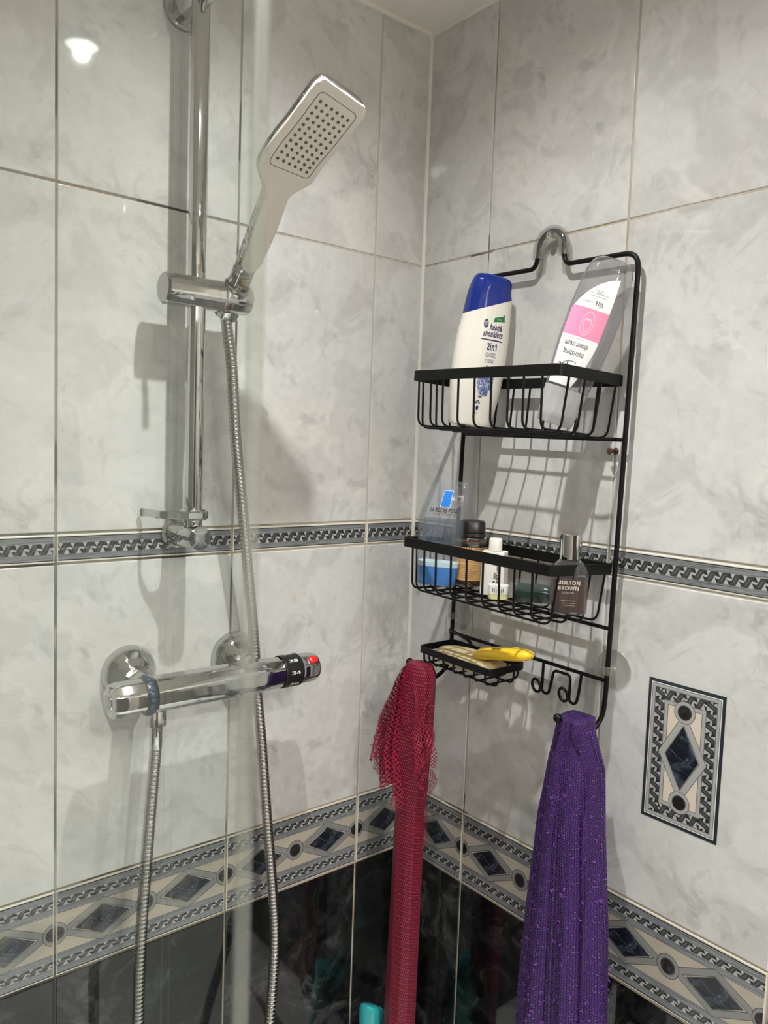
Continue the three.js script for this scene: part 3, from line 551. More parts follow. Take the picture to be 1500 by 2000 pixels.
  // suction cups holding the lower frame off the wall
  for (const [z, y] of [[ZR, -0.157], [ZL, -0.143]]) {
    const s0 = Y(y);
    mesh('suction_cup', merge([
      turned([[0, 0.0005], [0.0262, 0.0005], [0.027, 0.001], [0.0262, 0.0019], [0.0225, 0.0016], [0.014, 0.0026], [0.0065, 0.0045], [0.0048, 0.007], [0.0048, 0.011], [0, 0.011]], [0.0155, s0, z], [-1, 0, 0], 36),
      turned([[0.0052, -0.006], [0.0068, -0.005], [0.0068, 0.005], [0.0052, 0.006]], [0, s0, z], [0, 1, 0], 20)]), phy({ color: rgb(0.88, 0.88, 0.86), transmission: 0.9, thickness: 0, roughness: 0.3 }), t);
  }
}
// screw with a hook that carries the caddy, and the old rusty screw
{
  const t = thing('screw_hook', 'small chrome screw in the arch at the top of the caddy', 'screw', [0, 0.4305, 0.2875]);
  mesh('shank', rod([0.004, 0, 0], [-0.019, 0, 0], 0.0026, 0.0005, 16), M.chrome, t);
  mesh('head', turned([[0, 0], [0.0052, 0.0004], [0.0048, 0.0022], [0.0025, 0.0034], [0.0012, 0.0034], [0.001, 0.0024], [0, 0.0024]], [-0.019, 0, 0], [-1, 0, 0], 20), M.chrome, t);
  const r = thing('rusty_screw', 'small rusty screw sticking out of the tile joint beside the caddy frame', 'screw', [0, 0.1292, 0.4035]);
  mesh('shank', rod([0.004, 0, 0], [-0.014, 0, 0], 0.0021, 0.0004, 14), M.rust, r);
  mesh('washer', turned([[0, 0], [0.0046, 0], [0.0046, 0.0012], [0.002, 0.003], [0, 0.003]], [0.0, 0, 0], [-1, 0, 0], 18), M.rust, r);
  mesh('head', turned([[0, 0], [0.0044, 0.0004], [0.0046, 0.0018], [0.003, 0.0036], [0, 0.004]], [-0.013, 0, 0], [-1, 0, 0], 18), M.rust, r);
}

// ---------------------------------------------------------------- bottles
// stand a group on a point, facing a direction, its axis leaning towards `up`
function stand(o, [x, y, z], face, up = [0, 1, 0]) {
  const u = V(...up).normalize(), f = V(...face); f.sub(u.clone().multiplyScalar(f.dot(u))).normalize();
  const r = u.clone().cross(f);
  o.quaternion.setFromRotationMatrix(new THREE.Matrix4().makeBasis(r, u, f)); o.position.set(x, y, z);
}
const text = (c, s, x, y, font, fill, max) => { c.font = font; c.fillStyle = fill; c.fillText(s, x, y, max); };
const blank = (c, w, h) => c.clearRect(0, 0, w, h);
const decal = (draw, w, h, o = {}) => phy({ map: canvasTex(w, h, draw), transparent: true, alphaTest: 0.02, roughness: 0.3, ...o });
const TOPY = 0.1595, MIDY = -0.0815;

{ // white shampoo bottle with blue cap
  const t = thing('shampoo_bottle', 'white shampoo bottle with glossy blue cap leaning in the top basket', 'shampoo bottle');
  stand(t, [-0.068, TOPY + 0.0022, 0.193], [-0.42, 0, 0.9], [0.07, 1, 0.085]);
  const B = smooth([{ y: 0, w: 0.058, d: 0.036, n: 2.6 }, { y: 0.004, w: 0.063, d: 0.040, n: 2.5 }, { y: 0.05, w: 0.077, d: 0.045, n: 2.3 }, { y: 0.09, w: 0.081, d: 0.046, n: 2.25 }, { y: 0.13, w: 0.079, d: 0.044, n: 2.25 }, { y: 0.17, w: 0.072, d: 0.040, n: 2.25 }, { y: 0.1735, w: 0.071, d: 0.0395, n: 2.25 }], 6);
  const white = phy({ color: rgb(0.74, 0.715, 0.64), roughness: 0.28 });
  // the shoulder line between bottle and cap slopes
  const slope = (g, y0, k) => { const p = g.attributes.position; for (let i = 0; i < p.count; i++) if (p.getY(i) > y0) p.setY(i, p.getY(i) + (p.getY(i) - y0) / (0.1735 - y0) * k * p.getX(i)); g.computeVertexNormals(); return g; };
  mesh('body', slope(bottle(B), 0.13, 0.42), white, t);
  const capS = smooth([{ y: 0.1737, w: 0.0715, d: 0.0398, n: 2.25 }, { y: 0.19, w: 0.067, d: 0.0375, n: 2.3 }, { y: 0.208, w: 0.060, d: 0.034, n: 2.4, x: 0.002 }, { y: 0.2155, w: 0.055, d: 0.030, n: 2.4, x: 0.003 }, { y: 0.2185, w: 0.044, d: 0.022, n: 2.2, x: 0.003 }, { y: 0.2195, w: 0.02, d: 0.01, n: 2, x: 0.003 }], 4);
  const cap = bottle(capS); { const p = cap.attributes.position; for (let i = 0; i < p.count; i++) { const k = THREE.MathUtils.clamp((0.2 - p.getY(i)) / (0.2 - 0.1737), 0, 1); p.setY(i, p.getY(i) + k * 0.42 * p.getX(i) - (1 - k) * 0.05 * p.getX(i)); } }
  mesh('cap', toCreasedNormals(mergeVertices((cap.deleteAttribute('normal'), cap.deleteAttribute('uv'), cap.setAttribute('uv', new THREE.Float32BufferAttribute(new Float32Array(cap.attributes.position.count * 2), 2)), cap)), 0.7), phy({ color: rgb(0.003, 0.02, 0.2), roughness: 0.14 }), t);
  const navy = '#1b1f5e';
  mesh('label', labelPatch(B, 0.012, 0.166, -0.62, 0.8), decal((c, w, h) => {
    blank(c, w, h); c.textAlign = 'center';
    c.fillStyle = '#1f6b3f'; c.beginPath(); c.moveTo(430, 72); c.lineTo(640, 40); c.lineTo(640, 100); c.lineTo(410, 122); c.fill(); c.beginPath(); c.ellipse(650, 66, 30, 46, 0, 0, 7); c.fill(); c.fillStyle = '#9fc7ae'; c.font = 'bold 20px sans-serif'; c.fillText('APPROVED', 535, 92);
    c.fillStyle = navy; c.beginPath(); c.arc(255, 150, 50, 0, 7); c.fill(); c.strokeStyle = '#e8e4da'; c.lineWidth = 7; c.beginPath(); c.ellipse(255, 150, 27, 20, -0.5, 0.4, 6.2); c.stroke(); c.fillStyle = '#e8e4da'; c.beginPath(); c.arc(258, 148, 8, 0, 7); c.fill();
    text(c, 'head&', 480, 215, 'italic bold 92px sans-serif', navy); text(c, 'shoulders', 430, 295, 'italic bold 92px sans-serif', navy, 430);
    c.fillStyle = navy; c.fillRect(190, 326, 470, 12);
    text(c, '2in1', 450, 450, 'bold 112px sans-serif', navy); text(c, 'CLASSIC', 440, 525, '62px sans-serif', '#8088a4'); text(c, 'CLEAN', 430, 595, '62px sans-serif', '#8088a4');
    let s = 11; const r = () => (s = (s * 16807) % 2147483647) / 2147483647;
    for (let k = 0; k < 260; k++) { const a = r() * 6.283, q = 170 * Math.sqrt(r()), x = 410 + Math.cos(a) * q * 0.92, y = 810 + Math.sin(a) * q, R = 6 + r() * 22; c.strokeStyle = ['#3d4c86', '#6f7fae', '#2a3672', '#aeb8d2'][k % 4]; c.lineWidth = 4 + r() * 5; c.beginPath(); c.arc(x, y, R, r() * 6, r() * 6 + 4); c.stroke(); if (k % 7 === 0) { c.fillStyle = '#e6e6ee'; c.beginPath(); c.arc(x, y, R * 0.4, 0, 7); c.fill(); } }
    c.strokeStyle = navy; c.lineWidth = 6; c.beginPath(); c.arc(330, 1120, 74, 1.2, 5.0); c.stroke(); c.fillStyle = navy; c.beginPath(); c.arc(330, 1130, 30, 0, 7); c.fill(); c.font = 'bold 34px sans-serif'; c.fillText('UP TO', 330, 1080); c.fillText('100%', 350, 1010);
  }, 768, 1240), t);
}
{ // upside-down clear shower cream bottle
  const t = thing('shower_cream_bottle', 'clear upside-down bottle with pink and white label leaning in the top basket', 'shower cream bottle');
  stand(t, [-0.078, TOPY + 0.003, 0.358], [-0.66, 0, 0.75], [0.19, 1, 0.255]);
  const capS = smooth([{ y: 0, w: 0.042, d: 0.026, n: 2.6 }, { y: 0.003, w: 0.047, d: 0.030, n: 2.6 }, { y: 0.03, w: 0.054, d: 0.034, n: 2.5 }, { y: 0.047, w: 0.057, d: 0.036, n: 2.5 }], 4);
  const B = smooth([{ y: 0.0475, w: 0.0565, d: 0.0355, n: 2.5 }, { y: 0.08, w: 0.064, d: 0.040, n: 2.5 }, { y: 0.12, w: 0.069, d: 0.042, n: 2.5 }, { y: 0.16, w: 0.069, d: 0.042, n: 2.5 }, { y: 0.195, w: 0.063, d: 0.039, n: 2.5 }, { y: 0.213, w: 0.053, d: 0.033, n: 2.4 }, { y: 0.22, w: 0.036, d: 0.022, n: 2.2 }], 5);
  mesh('body', bottle(B), phy({ color: rgb(0.74, 0.735, 0.745), transmission: 0.93, thickness: 0, roughness: 0.07, ior: 1.5 }), t);
  mesh('cap', bottle(capS), phy({ color: rgb(0.62, 0.61, 0.61), transmission: 0.35, thickness: 0, roughness: 0.3, ior: 1.5 }), t);
  mesh('label', labelPatch(B, 0.05, 0.2, -0.93, 0.42), decal((c, w, h) => {
    c.fillStyle = '#f1f0f0'; c.fillRect(0, 0, w, h); c.clearRect(0, 0, w, 0);
    c.globalCompositeOperation = 'destination-out'; c.beginPath(); c.moveTo(0, 0); c.lineTo(w, 0); c.lineTo(w, 40); c.quadraticCurveTo(w * 0.25, 110, 0, 430); c.closePath(); c.fill(); c.beginPath(); c.moveTo(w, h); c.lineTo(w, h * 0.62); c.quadraticCurveTo(w * 0.93, h * 0.85, w * 0.72, h); c.closePath(); c.fill(); c.globalCompositeOperation = 'source-atop';
    c.fillStyle = '#f28db1'; c.fillRect(0, 395, w, 300); c.strokeStyle = 'rgba(255,215,228,0.9)'; c.lineWidth = 7; c.beginPath(); c.ellipse(330, 545, 105, 120, 0.2, 0, 7); c.stroke(); c.beginPath(); c.moveTo(330, 640); c.bezierCurveTo(230, 560, 260, 480, 330, 500); c.bezierCurveTo(400, 480, 430, 560, 330, 640); c.stroke(); c.beginPath(); c.moveTo(290, 510); c.lineTo(380, 510); c.stroke();
    const up = (s, x, y, f, col, m) => { c.save(); c.translate(x, y); c.rotate(Math.PI); c.textAlign = 'center'; text(c, s, 0, 0, f, col, m); c.restore(); };
    up('100% v', 350, 195, '54px sans-serif', '#6a6a6a'); c.fillStyle = '#707070'; c.fillRect(190, 235, 330, 5); c.fillRect(200, 262, 300, 5); c.fillRect(120, 330, 180, 6);
    up('Vita', 410, 305, 'bold 78px sans-serif', '#2b2b2b');
    c.fillStyle = 'rgba(230,140,170,0.8)'; c.fillRect(60, 715, 330, 6);
    up('shower cream', 285, 755, 'bold 74px sans-serif', '#2c2c2c', 420); up('nourishing', 285, 845, 'bold 74px sans-serif', '#383838', 380);
    c.strokeStyle = '#2c4b3a'; c.lineWidth = 7; c.beginPath(); c.ellipse(270, 985, 130, 34, -0.12, 3.4, 6.0); c.stroke();
    up('Simple', 270, 985, 'bold 130px sans-serif', '#2a2a2e', 400);
  }, 640, 1200), t);
}
{ // blue gel
  const t = thing('gel_bottle', 'clear flat bottle with blue gel at the left end of the middle basket', 'gel bottle');
  stand(t, [-0.101, MIDY + 0.001, 0.171], [-0.72, 0, 0.7], [0.03, 1, 0.03]);
  const B = smooth([{ y: 0, w: 0.050, d: 0.026, n: 3.2 }, { y: 0.005, w: 0.058, d: 0.032, n: 3 }, { y: 0.05, w: 0.067, d: 0.036, n: 3 }, { y: 0.09, w: 0.070, d: 0.034, n: 3 }, { y: 0.118, w: 0.066, d: 0.028, n: 3.2, x: 0.002 }, { y: 0.14, w: 0.058, d: 0.018, n: 3.5, x: 0.006 }, { y: 0.153, w: 0.046, d: 0.008, n: 4, x: 0.011 }, { y: 0.158, w: 0.042, d: 0.0035, n: 4, x: 0.013 }], 5);
  mesh('body', bottle(B), phy({ color: rgb(0.86, 0.89, 0.92), transmission: 0.94, thickness: 0, roughness: 0.14, ior: 1.45 }), t);
  const inn = (y0, y1) => smooth([0, 0.25, 0.5, 0.75, 1].map((k) => { const s = at(B, y0 + (y1 - y0) * k); return { ...s, w: s.w - 0.003, d: s.d - 0.003 }; }), 2);
  mesh('gel', bottle(inn(0.0015, 0.029)), phy({ color: rgb(0.001, 0.21, 0.66), roughness: 0.3 }), t);
  mesh('foam', bottle(inn(0.0292, 0.036)), phy({ color: rgb(0.7, 0.84, 0.9), roughness: 0.7 }), t);
  const back = labelPatch(B, 0.062, 0.1, -0.8, 0.85, 0.0004); back.scale(1, 1, -0.9);
  mesh('back_label', back, phy({ color: rgb(0.72, 0.8, 0.9), transmission: 0.95, thickness: 0, roughness: 0.6, side: THREE.DoubleSide }), t);
  mesh('label', labelPatch(B, 0.055, 0.15, -0.86, 0.9), decal((c, w, h) => {
    blank(c, w, h); c.textAlign = 'center'; c.fillStyle = '#1272d0'; c.fillRect(250, 60, 150, 215); c.strokeStyle = '#dfeaf4'; c.lineWidth = 6; c.strokeRect(247, 57, 156, 221);
    text(c, 'LA ROCHE-POSAY', 335, 350, 'bold 76px sans-serif', '#3c3733', 470); c.fillStyle = '#7a7672'; c.fillRect(145, 365, 400, 7); c.fillRect(150, 382, 380, 4);
    for (let k = 0; k < 5; k++) { c.fillStyle = 'rgba(120,125,130,0.25)'; c.fillRect(140, 430 + k * 30, 400, 4); }
    text(c, 'LIPIKAR', 230, 740, 'bold 68px sans-serif', '#33414e', 270); text(c, 'GEL LAVANT', 230, 795, '40px sans-serif', '#4c5c68', 250);
  }, 640, 860), t);
}
{ // amber bottle with kraft label and black cap
  const t = thing('amber_bottle', 'round amber bottle with black screw cap and kraft paper label in middle basket', 'bottle');
  stand(t, [-0.057, MIDY + 0.002, 0.1975], [-0.6, 0, 0.8]);
  const amber = phy({ color: rgb(0.035, 0.012, 0.004), roughness: 0.08, clearcoat: 1, clearcoatRoughness: 0.03 });
  mesh('body', turned([[0, 0], [0.0215, 0], [0.0235, 0.002], [0.0238, 0.005], [0.0238, 0.062], [0.0225, 0.067], [0.0195, 0.071], [0, 0.072]], [0, 0, 0], [0, 1, 0], 44), amber, t);
  const cap = [[0.0202, 0.068], [0.0198, 0.0715], [0.0188, 0.073], [0.0202, 0.0745], [0.0202, 0.0785], [0.0192, 0.0795], [0.0204, 0.081], [0.02, 0.095], [0.0188, 0.0972], [0.016, 0.098], [0, 0.0982]];
  mesh('cap', turned([[0.0242, 0.0555], [0.0242, 0.063], [0.0232, 0.0655], ...cap], [0, 0, 0], [0, 1, 0], 44), M.blackPlastic, t);
  const kr = canvasTex(720, 420, (c, w, h) => { c.fillStyle = '#c79d66'; c.fillRect(0, 0, w, h); c.fillStyle = '#a8905a'; c.fillRect(w * 0.62, 0, w * 0.1, h); c.fillStyle = '#5b4225'; c.font = 'bold 30px sans-serif'; c.fillText('HAND WASH', 130, 58); for (let k = 0; k < 12; k++) { c.fillStyle = 'rgba(90,62,34,0.55)'; c.fillRect(120, 92 + k * 26, 210 + (k * 67) % 90, 7); } c.fillStyle = '#e6c290'; c.fillRect(0, 200, w, 8); });
  const g = new THREE.CylinderGeometry(0.0242, 0.0242, 0.05, 44, 1, true, -2.2, 4.4).translate(0, 0.034, 0);
  mesh('label', g, std({ map: kr, roughness: 0.8, side: THREE.DoubleSide }), t);
}
{ // small white bottle
  const t = thing('lotion_bottle', 'small white bottle with white cap and black side print in middle basket', 'bottle');
  stand(t, [-0.07, MIDY + 0.001, 0.2585], [-0.9, 0, 0.42]);
  const B = smooth([{ y: 0, w: 0.036, d: 0.026, n: 4 }, { y: 0.002, w: 0.038, d: 0.028, n: 4 }, { y: 0.056, w: 0.035, d: 0.0265, n: 4 }, { y: 0.0585, w: 0.033, d: 0.025, n: 4 }, { y: 0.0605, w: 0.022, d: 0.02, n: 2.4 }], 4);
  const w = phy({ color: rgb(0.74, 0.72, 0.66), roughness: 0.3 });
  mesh('body', bottle(B), w, t);
  mesh('cap', turned([[0.0085, 0.0605], [0.0098, 0.061], [0.0094, 0.0775], [0.0085, 0.079], [0, 0.0793]], [0, 0, 0], [0, 1, 0], 32), w, t);
  mesh('label', labelPatch(B, 0.006, 0.054, -0.5, 0.85), decal((c, W, h) => { blank(c, W, h); c.save(); c.translate(W * 0.78, h * 0.46); c.rotate(-Math.PI / 2); c.textAlign = 'center'; text(c, 'BODY LOTION', 0, 0, 'bold 52px sans-serif', '#2c2c2c', 360); c.restore(); c.fillStyle = '#80817f'; for (let k = 0; k < 6; k++) c.fillRect(190, 250 + k * 17, 70, 9); c.strokeStyle = '#222'; c.lineWidth = 12; c.beginPath(); c.arc(205, 415, 26, 0.6, 5.6); c.stroke(); c.fillStyle = '#777'; c.fillRect(250, 395, 40, 8); c.fillRect(250, 415, 40, 8); }, 380, 520), t);
}
{ // small jar lying in the basket
  const t = thing('small_tub', 'tiny tub with striped white label and yellow base in middle basket', 'tub');
  stand(t, [-0.1, MIDY + 0.001, 0.2945], [-0.7, 0, 0.7]);
  mesh('body', bottle(smooth([{ y: 0, w: 0.026, d: 0.018, n: 4 }, { y: 0.001, w: 0.028, d: 0.02, n: 4 }, { y: 0.007, w: 0.028, d: 0.02, n: 4 }], 3)), phy({ color: rgb(0.72, 0.7, 0.32), roughness: 0.4 }), t);
  mesh('lid', bottle(smooth([{ y: 0.0072, w: 0.0285, d: 0.0205, n: 4 }, { y: 0.018, w: 0.0285, d: 0.0205, n: 4 }, { y: 0.019, w: 0.027, d: 0.019, n: 4 }], 3)), phy({ color: rgb(0.7, 0.7, 0.66), roughness: 0.35 }), t);
  mesh('label', labelPatch([{ y: 0.0072, w: 0.0285, d: 0.0205, n: 4 }, { y: 0.018, w: 0.0285, d: 0.0205, n: 4 }], 0.009, 0.017, -0.7, 0.7), decal((c, w, h) => { blank(c, w, h); c.fillStyle = '#3a3a3a'; for (let k = 0; k < 7; k++) c.fillRect(20 + k * 28, 20 + (k % 3) * 8, 9, 80); }, 240, 120), t);
}
{ // green bottle lying on its side, neck to the right
  const t = thing('green_bottle', 'small bottle of dark green liquid lying on its side in the basket', 'bottle');
  stand(t, [-0.087, MIDY + 0.0155, 0.315], [-0.4, 0.9, 0], [0.42, 0.02, 1]);
  const B = smooth([{ y: 0, w: 0.022, d: 0.02, n: 3 }, { y: 0.004, w: 0.032, d: 0.028, n: 3 }, { y: 0.045, w: 0.032, d: 0.028, n: 3 }, { y: 0.052, w: 0.026, d: 0.023, n: 2.6 }, { y: 0.057, w: 0.013, d: 0.013, n: 2 }, { y: 0.0615, w: 0.0125, d: 0.0125, n: 2 }], 5);
  mesh('body', bottle(B), phy({ color: rgb(0.92, 0.95, 0.94), transmission: 0.98, thickness: 0, roughness: 0.05, specularIntensity: 0.6 }), t);
  const liq = bottle(B.map((s) => ({ ...s, w: s.w - 0.003, d: (s.d - 0.003) * 0.78, z: -s.d * 0.1 })));
  mesh('liquid', liq, phy({ color: rgb(0.003, 0.02, 0.016), roughness: 0.25 }), t);
  mesh('cap', turned([[0.0068, 0.0605], [0.0072, 0.0612], [0.0072, 0.071], [0.0062, 0.072], [0, 0.072]], [0, 0, 0], [0, 1, 0], 24), phy({ color: rgb(0.7, 0.72, 0.7), roughness: 0.2 }), t);
}
{ // brown bath oil with chrome cap
  const t = thing('bath_oil_bottle', 'clear bottle of dark brown liquid with tall chrome cap at basket right', 'bottle');
  stand(t, [-0.083, MIDY + 0.001, 0.4005], [-0.78, 0, 0.62]);
  const B = smooth([{ y: 0, w: 0.044, d: 0.036, n: 4 }, { y: 0.003, w: 0.048, d: 0.040, n: 4 }, { y: 0.047, w: 0.048, d: 0.040, n: 4 }, { y: 0.054, w: 0.0465, d: 0.039, n: 3.2 }, { y: 0.061, w: 0.040, d: 0.036, n: 2.4 }, { y: 0.066, w: 0.030, d: 0.030, n: 2 }, { y: 0.068, w: 0.026, d: 0.026, n: 2 }], 5);
  mesh('body', bottle(B), phy({ color: rgb(0.8, 0.8, 0.8), transmission: 0.96, thickness: 0, roughness: 0.04, ior: 1.5 }), t);
  const L = smooth([{ y: 0.003, w: 0.041, d: 0.033, n: 4 }, { y: 0.005, w: 0.0445, d: 0.0365, n: 4 }, { y: 0.043, w: 0.0445, d: 0.0365, n: 4 }], 3);
  mesh('liquid', bottle(L), phy({ color: rgb(0.055, 0.016, 0.006), roughness: 0.3 }), t);
  mesh('cap', turned([[0.0128, 0.068], [0.0142, 0.0685], [0.0142, 0.1], [0.013, 0.1015], [0, 0.1018]], [0, 0, 0], [0, 1, 0], 40), M.chrome, t);
  mesh('label', labelPatch(B, 0.004, 0.05, -0.75, 0.75), decal((c, w, h) => { blank(c, w, h); c.textAlign = 'center'; text(c, 'MOLTON', 190, 150, 'bold 84px sans-serif', '#cdbfb0', 330); text(c, 'BROWN', 190, 235, 'bold 84px sans-serif', '#cdbfb0', 300); text(c, 'LONDON', 190, 290, '40px sans-serif', '#b5a596', 160); c.fillStyle = '#a39485'; for (let k = 0; k < 3; k++) c.fillRect(100 + k * 14, 400 + k * 36, 200 - k * 20, 9); }, 400, 560), t);
}
// teal cap of a bottle standing on the bath rim in the corner
{
  const t = thing('teal_bottle', 'teal bottle with a slanted dome cap at the bottom beside the red net', 'bottle', [-0.107, -1.0195, 0.062], 0.5);
  const teal = phy({ color: rgb(0.03, 0.36, 0.38), roughness: 0.22 });
  mesh('body', bottle(smooth([{ y: 0, w: 0.056, d: 0.034, n: 2.4 }, { y: 0.004, w: 0.06, d: 0.038, n: 2.4 }, { y: 0.1, w: 0.062, d: 0.04, n: 2.3 }, { y: 0.16, w: 0.05, d: 0.036, n: 2.2 }, { y: 0.166, w: 0.047, d: 0.036, n: 2.2 }], 5)), teal, t);
  const g = bottle(smooth([{ y: 0.1662, w: 0.0465, d: 0.0355, n: 2.2 }, { y: 0.187, w: 0.046, d: 0.037, n: 2.2 }, { y: 0.2, w: 0.0445, d: 0.0365, n: 2.2 }, { y: 0.207, w: 0.041, d: 0.034, n: 2.1 }, { y: 0.2105, w: 0.034, d: 0.028, n: 2 }, { y: 0.2125, w: 0.02, d: 0.017, n: 2 }, { y: 0.213, w: 0.004, d: 0.004, n: 2 }], 5));
  const p = g.attributes.position; for (let i = 0; i < p.count; i++) { const k = sst(0.175, 0.212, p.getY(i)); p.setY(i, p.getY(i) - k * 0.75 * (p.getX(i) + 0.014)); } g.computeVertexNormals();
  mesh('cap', g, teal, t);
  t.scale.set(1.12, 1.02, 1.12);
}
// ---------------------------------------------------------------- soap
{
  const t = thing('cream_soap', 'worn cream soap bar lying flat in the wire soap dish', 'soap', [-0.0645, -0.2022, 0.2115]);
  const s = smooth([{ y: 0, w: 0.045, d: 0.1, n: 2.4 }, { y: 0.004, w: 0.058, d: 0.118, n: 2.4 }, { y: 0.012, w: 0.062, d: 0.124, n: 2.4 }, { y: 0.019, w: 0.055, d: 0.115, n: 2.3 }, { y: 0.0215, w: 0.034, d: 0.085, n: 2.2 }], 4);
  mesh('bar', bottle(s, 48), phy({ color: rgb(0.62, 0.5, 0.27), roughness: 0.45, transmission: 0.1 }), t);
  const y = thing('yellow_soap', 'bright yellow soap bar lying across the cream one in the dish', 'soap', [-0.07, -0.1815, 0.281]);
  const prof = smooth([{ y: 0, w: 0.02, d: 0.075, n: 2.6 }, { y: 0.003, w: 0.032, d: 0.1, n: 2.6 }, { y: 0.0095, w: 0.037, d: 0.109, n: 2.5 }, { y: 0.016, w: 0.032, d: 0.1, n: 2.4 }, { y: 0.0195, w: 0.018, d: 0.075, n: 2.2 }], 5);
  const g = bottle(prof, 48); { const p = g.attributes.position; for (let i = 0; i < p.count; i++) { const z = p.getZ(i); p.setY(i, p.getY(i) * 0.9 + 0.007 + z * 0.2 - z * z * 1.0); } g.computeVertexNormals(); }
  mesh('bar', g, phy({ color: rgb(0.86, 0.55, 0.02), roughness: 0.3, clearcoat: 0.3 }), y);
}

// ---------------------------------------------------------------- purple knitted cloth on the right hook
const curl = (r0, n = 14) => sweep(Array.from({ length: n }, (_, k) => { const a = k / n * 5.4; return V(Math.cos(a) * r0, Math.sin(a) * r0 * 1.2, (k / n - 0.5) * r0 * 1.5); }), 0.00045, 5);
function fringe(parent, name, spots, mat, r0) {
  const m = new THREE.InstancedMesh(curl(r0), mat, spots.length); m.name = name; m.userData.kind = 'stuff';
  const o = new THREE.Object3D();
  spots.forEach((p, i) => { o.position.copy(p); o.rotation.set(rnd() * 6, rnd() * 6, rnd() * 6); o.scale.setScalar(0.6 + rnd() * 0.9); o.updateMatrix(); m.setMatrixAt(i, o.matrix); });
  parent.add(m);
}
function stitches(c, w, passes) {                 // columns of slanted stitches, leaning left and right in turn
  const n = 12, p = w / n; let s = 5; const r = () => (s = (s * 16807) % 2147483647) / 2147483647; c.lineCap = 'round';
  for (let j = 0; j < n; j++) for (let i = 0; i < n; i++) {
    const jx = (r() - 0.5) * 0.2, jy = (r() - 0.5) * 0.25, k = r(), lean = i % 2 ? 0.22 : -0.22;
    for (const [lw, f, len] of passes(k)) for (const qx of [0, w, -w]) for (const qy of [0, w, -w]) { const x = (i + 0.5 + jx) * p + qx, y = (j + 0.5 + jy) * p + qy; if (x < -p || x > w + p || y < -p || y > w + p) continue; c.strokeStyle = f; c.lineWidth = p * lw; c.beginPath(); c.moveTo(x - lean * p, y - len * p); c.lineTo(x + lean * p, y + len * p); c.stroke(); }
  }
}
const knit = canvasTex(512, 512, (c, w) => { c.fillStyle = '#1a0430'; c.fillRect(0, 0, w, w); stitches(c, w, (k) => [[0.52, '#3d0c66', 0.36], [0.34, k < 0.5 ? '#541688' : '#471274', 0.3], ...(k > 0.55 ? [[0.12, k > 0.9 ? '#c3a6d6' : '#8a4ca8', 0.14]] : [])]); }, true, [0.042, 0.045]);
const knitBump = canvasTex(512, 512, (c, w) => { c.fillStyle = '#101010'; c.fillRect(0, 0, w, w); stitches(c, w, () => [[0.52, '#606060', 0.36], [0.36, '#a8a8a8', 0.32], [0.18, '#f0f0f0', 0.26]]); }, false, [0.042, 0.045]);
// a hanging bundle: rows {y, x, z, a, b, amp} of a folded outline, a along z, b along x
function bundle(rows, folds, per = 96, hemFn, girth = 0.34) {
  const rings = rows.map((r, j) => { const out = []; for (let k = 0; k < per; k++) { const t = k / per * Math.PI * 2; let f = 0; for (const [n, ph, w] of folds) f += w * Math.cos(n * t + ph + r.y * 3.1 * (n % 2 ? 1 : -1)); const m = 1 + r.amp * f; out.push(V(r.x + r.b * Math.sin(t) * m, r.y + (hemFn && j >= rows.length - 3 ? hemFn(t, j - rows.length + 3) : 0), r.z + r.a * Math.cos(t) * m)); } return out; });
  const g = skin(rings, true, 3.2), p = g.attributes.position, u = g.attributes.uv; let acc = 0;
  for (let i = 0; i < u.count; i++) u.setXY(i, u.getX(i) * girth, p.getY(i));
  return { g, rings };
}
const lerpRows = (keys, n) => { const out = []; for (let j = 0; j <= n; j++) { const f = j / n * (keys.length - 1), i = Math.min(keys.length - 2, Math.floor(f)), t = f - i, o = {}; for (const k of Object.keys(keys[0])) o[k] = keys[i][k] * (1 - t) + keys[i + 1][k] * t; out.push(o); } return out; };
